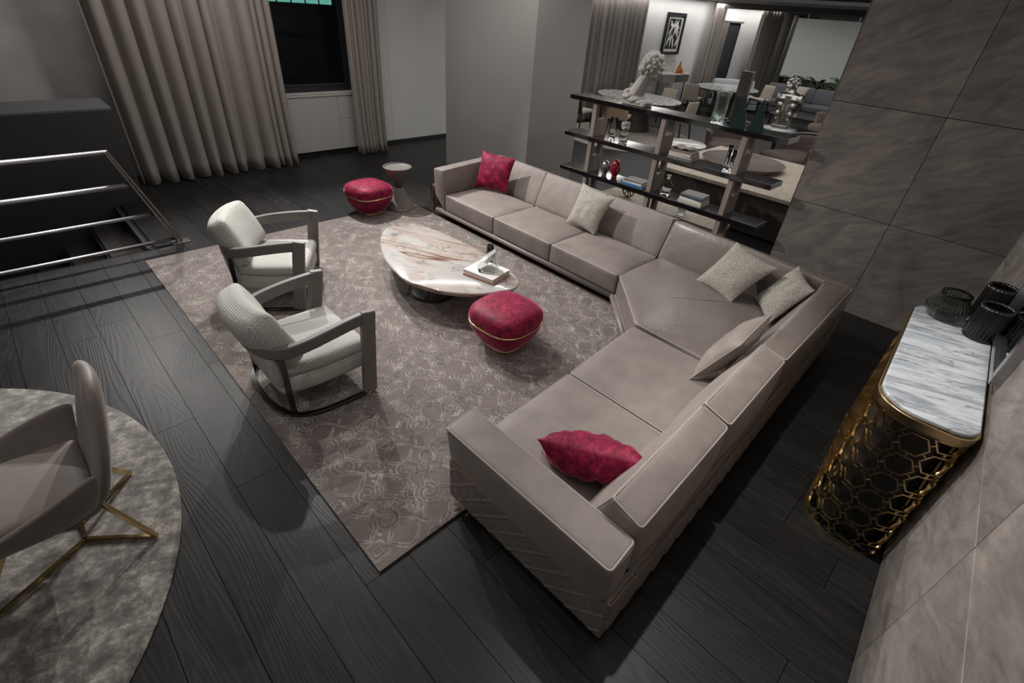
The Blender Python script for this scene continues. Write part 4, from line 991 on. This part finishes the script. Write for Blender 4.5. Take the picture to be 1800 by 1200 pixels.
for k, (dx, dy, hh) in enumerate(((0, 0, .27), (.045, -.04, .22), (-.04, -.045, .24), (.02, -.085, .2))):
    if k == 0: tv = thing('tube_vase', (5.62, 2.24, ZM), 'cluster of clear glass tubes on the middle shelf by the right upright', 'vase')
    MB().lathe([(.001, .02), (.018, 0), (.022, .005), (.02, .05), (.02, hh), (.0165, hh), (.0165, .05), (.001, .045)], 20, (dx, dy, 0), cap=False).build('tube', 'warm_glass', tv, smooth=True)
lathe_obj('glass_egg', (5.64, 3.83, ZB), [(.001, 0), (.035, 0), (.03, .01), (.03, .018), (.05, .045), (.062, .09), (.058, .135), (.04, .172), (.015, .187), (.001, .188)], 'silver_glass', 'mirrored dark silver egg on the lowest shelf beside the red one', 'ornament')
lathe_obj('glass_egg', (5.66, 3.68, ZB), [(.001, 0), (.04, 0), (.034, .012), (.034, .02), (.055, .05), (.066, .11), (.06, .17), (.04, .212), (.015, .228), (.001, .23)], 'red_glass', 'deep red glass egg on the lowest shelf', 'ornament')
stack((5.65, 3.32), [(.2, .3, .024, 'book_blue', 0, 2, 'bright blue book lowest of the pair on the lowest shelf'), (.2, .28, .018, 'book_white', .0, -1, 'white book middle of the small stack on the lowest shelf'), (.2, .27, .02, 'book_grey', .0, 3, 'grey book topmost of the small stack on the lowest shelf')], ZB, 'books on the lowest shelf', '')
e = thing('glass_decanter', (5.62, 2.87, ZB), 'clear glass decanter with a gold neck on the lowest shelf', 'bottle')
MB().lathe([(.001, .012), (.065, 0), (.072, .008), (.07, .04), (.068, .13), (.05, .155), (.022, .17), (.022, .2), (.018, .2), (.018, .17), (.046, .15), (.062, .125), (.064, .03), (.001, .03)], 32, cap=False).build('body', 'clear_glass', e, smooth=True)
MB().lathe([(.018, .178), (.0225, .18), (.0225, .205), (.015, .208)], 24).build('neck_band', 'gold', e, smooth=True)
MB().lathe([(.012, .209), (.03, .235), (.028, .24), (.001, .24)], 20).build('stopper', 'crystal', e, smooth=True)
stack((5.65, 2.5), [(.23, .3, .03, 'book_cream', 0, 1, 'cream book lowest in the right stack on the lowest shelf'), (.22, .28, .016, 'book_white', 0, 3, 'white book second in the right stack on the lowest shelf'), (.22, .28, .016, 'book_white', .004, 1, 'white book third in the right stack on the lowest shelf'), (.21, .28, .02, 'book_navy', 0, -2, 'navy book near the top of the right stack on the lowest shelf'), (.21, .27, .024, 'book_grey', .0, 4, 'grey book topmost of the right stack on the lowest shelf')], ZB, 'books on the lowest shelf', '')
# low bench with ornaments behind the sofa, below the shelf
lb = thing('low_bench', (6.0, 2.9, 0), 'low pale stone ledge under the shelf unit behind the sofa', 'bench')
MB().box(5.88, 6.25, 2.2, 4.0, .22, .28).build('slab', 'travertine', lb, (6.0, 2.9, 0), bevel=.004)
for yy in (2.4, 3.8): MB().box(5.95, 6.2, yy - .04, yy + .04, 0, .22).build('support', 'dark_oak', lb, (6.0, 2.9, 0))
lathe_obj('crystal_vase', (6.02, 2.78, .28), [(.001, .02), (.05, 0), (.055, .01), (.05, .07), (.075, .16), (.07, .16), (.045, .07), (.001, .04)], 'crystal', 'cut crystal vase behind the sofa back', 'vase', 40, .12, 8)
e = thing('gold_disc', (6.0, 3.62, .28), 'round gold metal disc ornament behind the sofa back', 'ornament')
mb = MB().tube([(0, .1 * math.cos(2 * PI * k / 32), .112 + .1 * math.sin(2 * PI * k / 32)) for k in range(32)], .012, 8, True); mb.build('ring', 'bronze_gold', e, smooth=True)
mb = MB()
for k in range(5): mb.obox((0, 0, .112), .006, .008, .095, Matrix.Rotation(k * PI / 5, 3, 'X'))
mb.build('spokes', 'bronze_gold', e)

# ------------------------------------------------------------------ gallery behind: sideboard, tray, tables
sb = thing('low_plinth_table', (7.9, 2.9, 0), 'wide low dark table with a pale travertine top behind the shelf', 'table')
SBO = (7.9, 2.9, 0)
MB().box(6.85, 9.0, 1.75, 3.75, 0.03, .55).build('body', 'dark_oak', sb, SBO, bevel=.004)
MB().box(6.8, 9.05, 1.7, 3.8, .55, .6).build('stone_top', 'travertine', sb, SBO, bevel=.006)
e = thing('wooden_tray', (8.0, 2.95, .6), 'big round wooden tray bowl on the travertine table', 'tray')
MB().lathe([(.5, 0), (.53, .01), (.6, .075), (.61, .08), (.6, .085)], 56, cap=False).build('rim', 'bowl_rim', e, smooth=True)
MB().lathe([(.598, .084), (.585, .08), (.5, .022), (.001, .02)], 56, cap=False).build('inside', 'bowl_wood', e, smooth=True)
book((8.15, 3.12, .625), .2, .26, .03, R(25), 'book_white', 'white book lying in the round wooden tray')
e = thing('round_side_table', (8.8, 4.35, 0), 'small round white marble table left of the travertine table', 'side table')
MB().lathe([(.36, .52), (.375, .53), (.375, .55), (.36, .56), (.001, .56)], 40, cap=False).build('marble_top', 'clean_marble', e, smooth=True)
MB().lathe([(.2, 0), (.2, .015), (.03, .03), (.03, .52)], 24).build('pedestal', 'dark_oak', e, smooth=True)
tag(MB().lathe([(1.6, .001), (1.62, .006), (1.6, .012), (.001, .012)], 64).build('pale_rug', 'pale_rug', None, (0, 0, 0)), 'round pale rug under the dining table in the gallery', 'rug').location = (10.7, 6.75, 0)

def dining_table(c, rx, ry, label):
    e = thing('dining_table', c, label, 'dining table')
    P = [(rx * math.cos(2 * PI * k / 48), ry * math.sin(2 * PI * k / 48)) for k in range(48)]
    MB().prism(P, .715, .75).build('marble_top', 'white_marble', e, bevel=.01)
    MB().prism([(x * .97, y * .97) for x, y in P], .68, .714).build('edge_band', 'dark_oak', e)
    MB().lathe([(.42, 0), (.42, .02), (.34, .3), (.36, .68)], 32).build('drum_base', 'dark_oak', e, smooth=True)
    return e
dining_table((11.5, 7.2, .012), .8, 1.1, 'oval dining table with a grey veined marble top behind the bust')
dining_table((16.6, 7.3, .0), 1.0, .9, 'mirror image of the marble dining table, by the dark doorway')  # mirror reflection of table and chairs, built as solid furniture
def dining_chair(loc, rz, m, label, back_m=None):
    e = thing('dining_chair', loc, label, 'chair', 'dining chairs in the gallery', rz)
    soft((.23, .24, .035), .03, tri([(-.22, -.22, .42), (.24, -.24, .42), (.24, .24, .42), (-.22, .22, .42), (-.22, -.22, .49), (.24, -.24, .49), (.24, .24, .49), (-.22, .22, .49)]), .01, 0, 0, 1, 4).build('seat', m, e, smooth=True)
    soft((.03, .23, .19), .028, tri([(-.25, -.22, .4), (-.19, -.22, .4), (-.19, .22, .4), (-.25, .22, .4), (-.33, -.2, .86), (-.28, -.2, .86), (-.28, .2, .86), (-.33, .2, .86)]), 0, .01, 0, 2, 4).build('backrest', back_m or m, e, smooth=True)
    for sx in (1, -1):
        for sy in (1, -1):
            MB().bar([(sx * .19, sy * .19, .43), (sx * .25 + (.0 if sx > 0 else -.02), sy * .22, 0)], .028, .028, (0, 1, 0)).build('leg', 'dark_wood', e)
    return e
dining_chair((9.95, 7.75, .0128), R(5), 'cream_fabric', 'dining chair with a dark brown back at the left end of the oval table', 'espresso_leather')
dining_chair((10.3, 6.85, .0128), R(25), 'cream_fabric', 'dining chair with a tan leather back beneath the bust', 'tan_leather')
dining_chair((11.5, 6.0, .0128), R(85), 'cream_fabric', 'cream dining chair at the right end of the oval table')
dining_chair((12.7, 7.2, .0128), R(180), 'cream_fabric', 'cream dining chair on the far side of the oval table')
dining_chair((12.55, 7.95, .0128), R(215), 'cream_fabric', 'cream dining chair farthest left against the gallery curtain')
dining_chair((15.3, 7.7, .0), R(10), 'cream_fabric', 'mirrored dark-legged dining chair at the left of the mirrored marble table')
dining_chair((17.6, 6.6, .0), R(160), 'cream_fabric', 'mirrored cream dining chair behind the mirrored marble table')

# hexagonal console with rods, bottles
k2 = thing('bar_console', (15.0, 8.35, 0), 'faceted pale console on thin dark rods under the framed print', 'console table')
F = [(-.85, .3), (.85, .3), (.75, -.12), (.4, -.3), (-.4, -.3), (-.75, -.12)]
MB().prism(F, 1.03, 1.05).build('top', 'console_body', k2, bevel=.003)
for i in range(6):
    a, b = Vector(F[i]), Vector(F[(i + 1) % 6]); d = (b - a); n_ = int(max(1, d.length / .42))
    for j in range(n_):
        p, q = a + d * (j / n_), a + d * ((j + 1) / n_); MB().bar([(*p, .94), (*q, .94)], .02, .175).build('facet', 'console_dark' if (i + j) % 2 else 'console_body', k2)
rk = random.Random(2)
for k in range(22):
    a = 2 * PI * k / 22; px, py = .72 * math.cos(a), .22 * math.sin(a)
    j = rk.uniform(.3, .6); MB().tube([(px, py, .86), (px, py, j + .08), (px + rk.uniform(-.06, .06), py, j - .05), (px + rk.uniform(-.05, .05), py, 0)], .008, 6).build('rod', 'black_satin', k2)
e = thing('amber_tray', (15.25, 8.3, 1.05), 'small copper tray on the faceted console', 'tray')
MB().lathe([(.19, 0), (.2, .012), (.19, .014), (.001, .008)], 28, cap=False).build('dish', 'amber', e, smooth=True)
lathe_obj('amber_bottle', (15.18, 8.3, 1.065), [(.075, 0), (.08, .02), (.072, .09), (.04, .19), (.025, .23), (.03, .26), (.025, .29), (.001, .295)], 'amber', 'amber glass bottle on the faceted console', 'bottle', 20)
lathe_obj('amber_glass', (15.36, 8.3, 1.065), [(.03, 0), (.035, .02), (.03, .1), (.027, .1), (.001, .02)], 'amber', 'small amber tumbler beside the bottle on the faceted console', 'glass', 16)
for xx, lb_ in ((14.72, 'champagne flute nearer the curtain on the faceted console'), (14.86, 'champagne flute nearer the amber bottle on the faceted console')):
    lathe_obj('champagne_flute', (xx, 8.3, 1.05), [(.035, 0), (.035, .006), (.012, .1), (.01, .14), (.03, .2), (.04, .28), (.035, .34), (.032, .34), (.036, .28), (.001, .16)], 'clear_glass', lb_, 'glass', 20)

# framed print: black cut-out shapes on white
fp = thing('framed_print', (15.1, 8.72, 1.5), 'tall black framed black and white abstract print on the gallery wall', 'picture')
MB().box(-.5, -.42, -.05, .015, 0, 1.03).box(.42, .5, -.05, .015, 0, 1.03).box(-.42, .42, -.05, .015, 0, .07).box(-.42, .42, -.05, .015, .96, 1.03).build('frame', 'art_black', fp, bevel=.004)
MB().box(-.42, .42, -.012, 0, .07, .96).build('paper_sheet', 'art_white', fp)
MB().box(-.33, .33, -.0135, -.0125, .14, .89).build('black_field', 'art_black', fp)
mb = MB(); ra = random.Random(12)
def leafshape(p, ang, l, w):
    n = 10; a = []; 
    for k in range(n + 1): t = k / n; a.append((t * l, w * math.sin(PI * t ** .8) + .25 * l * t * t))
    b = [(t, y - 2 * w * math.sin(PI * (t / l) ** .8)) for t, y in a]
    out_ = []
    for x_, y_ in a + list(reversed(b))[1:-1]:
        X_, Z_ = p[0] + x_ * math.cos(ang) - y_ * math.sin(ang), p[1] + x_ * math.sin(ang) + y_ * math.cos(ang)
        out_.append((max(-.33, min(.33, X_)), max(.14, min(.89, Z_))))
    return out_
for k, (p, ang, l, w) in enumerate([((-.3, .2), 1.0, .42, .035), ((-.1, .16), 1.35, .4, .03), ((.1, .15), 1.7, .35, .04), ((-.3, .5), .6, .5, .03), ((-.25, .75), -.3, .4, .035), ((0, .5), .9, .42, .045), ((.05, .85), -1.2, .4, .04), ((.3, .4), 2.2, .45, .03), ((-.3, .35), .2, .45, .025), ((.2, .2), .9, .3, .05), ((-.1, .6), 1.9, .3, .04), ((.28, .65), 2.6, .35, .035)]):
    s_ = leafshape(p, ang, l, w); q = len(s_); m_ = MB(); m_.add([(x_, -.0145 - .0001 * k, z_) for x_, z_ in s_], [tuple(range(q))]); mb.add(m_.v, m_.f)
mb.build('white_shapes', 'art_white', fp)

# mirror reflection of a dark doorway and pilaster, built solid in the gallery wall
dr = struct(MB().box(17.85, 19.35, 8.66, 8.734, 0, 2.4).build('door_1', 'dark_void'))
MB().box(17.75, 18.35, 8.6, 8.66, 0, 2.42).build('door_jamb', 'door_brown', dr, bevel=.004)
MB().box(17.75, 19.4, 8.6, 8.66, 2.4, 2.45).build('door_head', 'door_brown', dr, bevel=.004)
MB().box(18.45, 19.2, 8.635, 8.655, .05, 2.35).build('door_leaf', 'dark_block', dr, bevel=.004)

# brown velvet tub chairs
def tub(loc, rz, label):
    e = thing('tub_chair', loc, label, 'armchair', 'brown tub chairs in the gallery', rz)
    mb = MB(); n = 26; rows_ = [(.40, .16, 0), (.46, .2, 0), (.5, .5, .0), (.5, .72, 1)]
    for (r_, z, top) in rows_:
        for k in range(n + 1):
            a = R(60 + 240 * k / n); fl = abs(k / n - .5) * 2; rib = 1 + .012 * math.cos(k * PI)
            zz = z - (.16 * fl ** 2 if top else 0); mb.v.append(Vector((r_ * rib * math.cos(a), r_ * rib * math.sin(a), zz)))
    for j in range(3):
        for k in range(n): mb.f.append([j * (n + 1) + k, j * (n + 1) + k + 1, (j + 1) * (n + 1) + k + 1, (j + 1) * (n + 1) + k])
    o = mb.build('shell', 'brown_velvet', e, smooth=True); q = o.modifiers.new('t', 'SOLIDIFY'); q.thickness = .09; q = o.modifiers.new('s', 'SUBSURF'); q.levels = 1; q.render_levels = 2
    pts = [(.54 * math.cos(R(60 + 240 * k / n)), .54 * math.sin(R(60 + 240 * k / n)), .735 - .16 * (abs(k / n - .5) * 2) ** 2) for k in range(n + 1)]
    MB().tube(pts, .022, 8).build('grey_edge', 'grey_trim', e, smooth=True)
    soft((.38, .38, .09), .07, lambda u, v, w: Vector((.12 + u * .42, v * .42 * (1 - .1 * u * u), .3 + w * .1)), .03, .01, .0, 3, 6).build('seat_cushion', 'brown_velvet', e, smooth=True)
    MB().lathe([(.3, 0), (.3, .03), (.2, .05), (.2, .19)], 32).build('swivel_base', 'black_satin', e, smooth=True)
    return e
tub((10.6, 4.3, .01), R(210), 'brown velvet tub chair behind the glass pyramids')
tub((10.9, 3.0, 0), R(150), 'brown velvet tub chair nearest the concrete wall edge')
# torso sculpture on a low table
lt = thing('occasional_table', (12.4, 4.02, 0), 'round dark table carrying the silver torso', 'side table')
MB().lathe([(.34, .52), (.36, .53), (.36, .56), (.001, .565)], 36, cap=False).build('top', 'white_marble', lt, smooth=True)
MB().lathe([(.22, 0), (.22, .02), (.05, .04), (.05, .52)], 24).build('pedestal', 'black_satin', lt, smooth=True)
ts = thing('silver_torso', (12.4, 4.02, .568), 'silver male torso sculpture with curly head on the round dark table', 'sculpture', None, R(0))
MB().box(-.13, .13, -.16, .16, 0, .06).build('base_block', 'silver', ts, bevel=.01)
sp = [(Vector((0, 0, .07 + .56 * k / 17)), (.125 + .02 * k / 17, .21 - .015 * math.sin(PI * k / 11) if k < 9 else .21 + .06 * ((k - 8) / 9), .075)) for k in range(18)]
sp += [(Vector((0, 0, .64)), (.12, .23, .08)), (Vector((.01, .02, .72)), (.08, .09, .09)), (Vector((.02, .03, .84)), (.11, .11, .12))]
for s_ in (1, -1):
    sp += [(Vector((-.085, s_ * .12, .57)), (.075, .1, .07)), (Vector((-.085, s_ * .13, .44)), (.07, .075, .1)), (Vector((-.085, s_ * .045, .34)), (.065, .035, .22)), (Vector((-.07, s_ * .13, .27)), (.07, .06, .11)), (Vector((0, s_ * .22, .56)), (.1, .07, .14))]
for k in range(60):
    a, b = rb.uniform(0, 2 * PI), rb.uniform(-.6, 1.5); d = Vector((math.cos(a) * math.cos(b), math.sin(a) * math.cos(b), math.sin(b))); sp.append((Vector((.02, .03, .86)) + d * .13, rb.uniform(.022, .035)))
blob('torso_body', sp, 'silver', ts, voxel=.012, smooth_it=6)

# grey sofa, cushions, light furniture farther back
def far_sofa(c, rz, w, seats, m, label):
    e = thing('grey_sofa' if m == 'grey_sofa' else 'pale_sofa', c, label, 'sofa', None, rz); sw = w / seats
    MB().prism(rrect(-.45, .45, -w / 2, w / 2, .03), .06, .22).build('base', m, e, bevel=.02)
    for k in range(seats):
        y0, y1 = -w / 2 + k * sw + .01, -w / 2 + (k + 1) * sw - .01
        soft((.38, sw / 2, .1), .06, tri(quad8([(-.2, y0), (.45, y0), (.45, y1), (-.2, y1)], .22, .42)), .03, 0, .002, k, 5).build('seat_cushion', m, e, smooth=True)
        soft((.12, sw / 2, .22), .07, tri([(-.45, y0, .35), (-.18, y0, .38), (-.18, y1, .38), (-.45, y1, .35), (-.5, y0, .82), (-.3, y0, .86), (-.3, y1, .86), (-.5, y1, .82)]), .01, .03, .003, k + 3, 5).build('back_cushion', m, e, smooth=True)
    return e
far_sofa((18.9, 5.55, 0), R(180), 3.0, 2, 'grey_sofa', 'charcoal grey sofa below the hanging pale panel at the far end')
far_sofa((18.0, 7.6, 0), R(225), 1.4, 1, 'pale_sofa', 'pale grey chaise left of the silver torso in the far gallery')
pillow('throw_cushion', (18.62, 6.35, .45), (18.6, 5.65, .45), (18.9, 5.65, .88), (18.92, 6.35, .9), .16, 'boucle', 'pale lumbar cushion on the charcoal sofa', seed=9)
wc = thing('white_armchair', (15.3, 3.75, 0), 'cream tub armchair half hidden by the concrete wall edge', 'armchair', None, R(150))
mb = MB(); n = 20
for (r_, z) in ((.36, .1), (.42, .3), (.43, .66)):
    for k in range(n + 1): a = R(50 + 260 * k / n); mb.v.append(Vector((r_ * math.cos(a), r_ * math.sin(a), z)))
for j in range(2):
    for k in range(n): mb.f.append([j * (n + 1) + k, j * (n + 1) + k + 1, (j + 1) * (n + 1) + k + 1, (j + 1) * (n + 1) + k])
o = mb.build('shell', 'cream_fabric', wc, smooth=True); q = o.modifiers.new('t', 'SOLIDIFY'); q.thickness = .08
soft((.33, .33, .08), .06, lambda u, v, w: Vector((.08 + u * .34, v * .34, .32 + w * .09)), .02, 0, 0, 2, 5).build('seat_cushion', 'cream_fabric', wc, smooth=True)
MB().lathe([(.3, 0), (.28, .1)], 24).build('plinth', 'black_satin', wc, smooth=True)
blob('silver_bust', [((14.0, 3.42, .95), (.12, .12, .15)), ((14.0, 3.42, .8), (.13, .16, .1)), ((14.0, 3.42, .762), (.1, .12, .08)), ((13.93, 3.46, 1.03), (.09, .09, .08))], 'silver', None, (14.0, 3.42, .68), .02, 3, 'small silver bust beside the concrete wall edge', 'sculpture')
e = thing('pedestal', (14.0, 3.42, 0), 'slim dark pedestal under the small silver bust', 'pedestal')
MB().box(-.12, .12, -.12, .12, 0, .66).build('shaft', 'dark_oak', e, bevel=.004); MB().box(-.15, .15, -.15, .15, .66, .68).build('cap', 'black_satin', e, bevel=.003)
lc = thing('low_glass_table', (16.6, 5.0, 0), 'low dark coffee table in front of the charcoal sofa', 'coffee table')
MB().prism(rrect(-.4, .4, -.7, .7, .03), .3, .33).build('top', 'smoked_block', lc, bevel=.004)
for sx in (1, -1):
    for sy in (1, -1): MB().box(sx * .35 - .02, sx * .35 + .02, sy * .62 - .02, sy * .62 + .02, 0, .3).build('leg', 'black_satin', lc)
hp = thing('hanging_panel', (21.15, 6.4, .93), 'big pale panel hung from the ceiling above the charcoal sofa', 'panel')
MB().box(-.15, .15, -1.05, 1.05, 0, 1.77).build('board', 'hang_panel', hp, bevel=.01)
for sy in (-.8, .8): MB().tube([(0, sy, 1.765), (0, sy, 1.975)], .015, 8).build('hanger', 'steel', hp)
# leafy plants behind the grey sofa
def plant(loc, m, label, seed, hh=.9, nl=46):
    e = thing('leafy_plant', loc, label, 'plant', 'plants behind the charcoal sofa'); rp_ = random.Random(seed)
    MB().lathe([(.14, 0), (.18, .3), (.17, .3), (.15, .26), (.001, .26)], 20, cap=False).build('pot', 'black_satin', e, smooth=True)
    leaf = None; stems = MB()
    for k in range(nl):
        a = rp_.uniform(0, 2 * PI); l = rp_.uniform(.3, .5); z = .28 + rp_.uniform(.05, hh - .35); tip = Vector((math.cos(a), math.sin(a), 0))
        b = tip * .08 + Vector((0, 0, z)); stems.tube([(0, 0, .25), tuple(b)], .006, 4)
        s_ = Vector((-tip.y, tip.x, 0)); w_ = rp_.uniform(.05, .09); dr_ = rp_.uniform(-.25, .1); mb = MB()
        c_ = [b + tip * (l * t) + Vector((0, 0, .12 * math.sin(PI * t * .7) + dr_ * t * t)) for t in (0, .25, .5, .75, 1)]
        ws = (0, .8, 1, .7, 0); mb.v = [p + s_ * (w_ * w2) for p, w2 in zip(c_, ws)] + [p + Vector((0, 0, -.015)) for p in c_] + [p - s_ * (w_ * w2) for p, w2 in zip(c_, ws)]
        mb.f = [[i, i + 1, i + 6, i + 5] for i in range(4)] + [[i + 5, i + 6, i + 11, i + 10] for i in range(4)]
        mb.build('leaf', m, e, smooth=True)
    stems.build('stems', m, e)
plant((20.3, 6.7, 0), 'leaf_dark', 'dark green leafy plant behind the left half of the charcoal sofa', 1, 1.1, 30)
plant((20.4, 5.9, 0), 'leaf_dark', 'dark green leafy plant behind the middle of the charcoal sofa', 2, 1.1, 30)
plant((20.0, 5.1, 0), 'leaf_green', 'bright green leafy plant behind the right end of the charcoal sofa', 3, 1.15, 36)
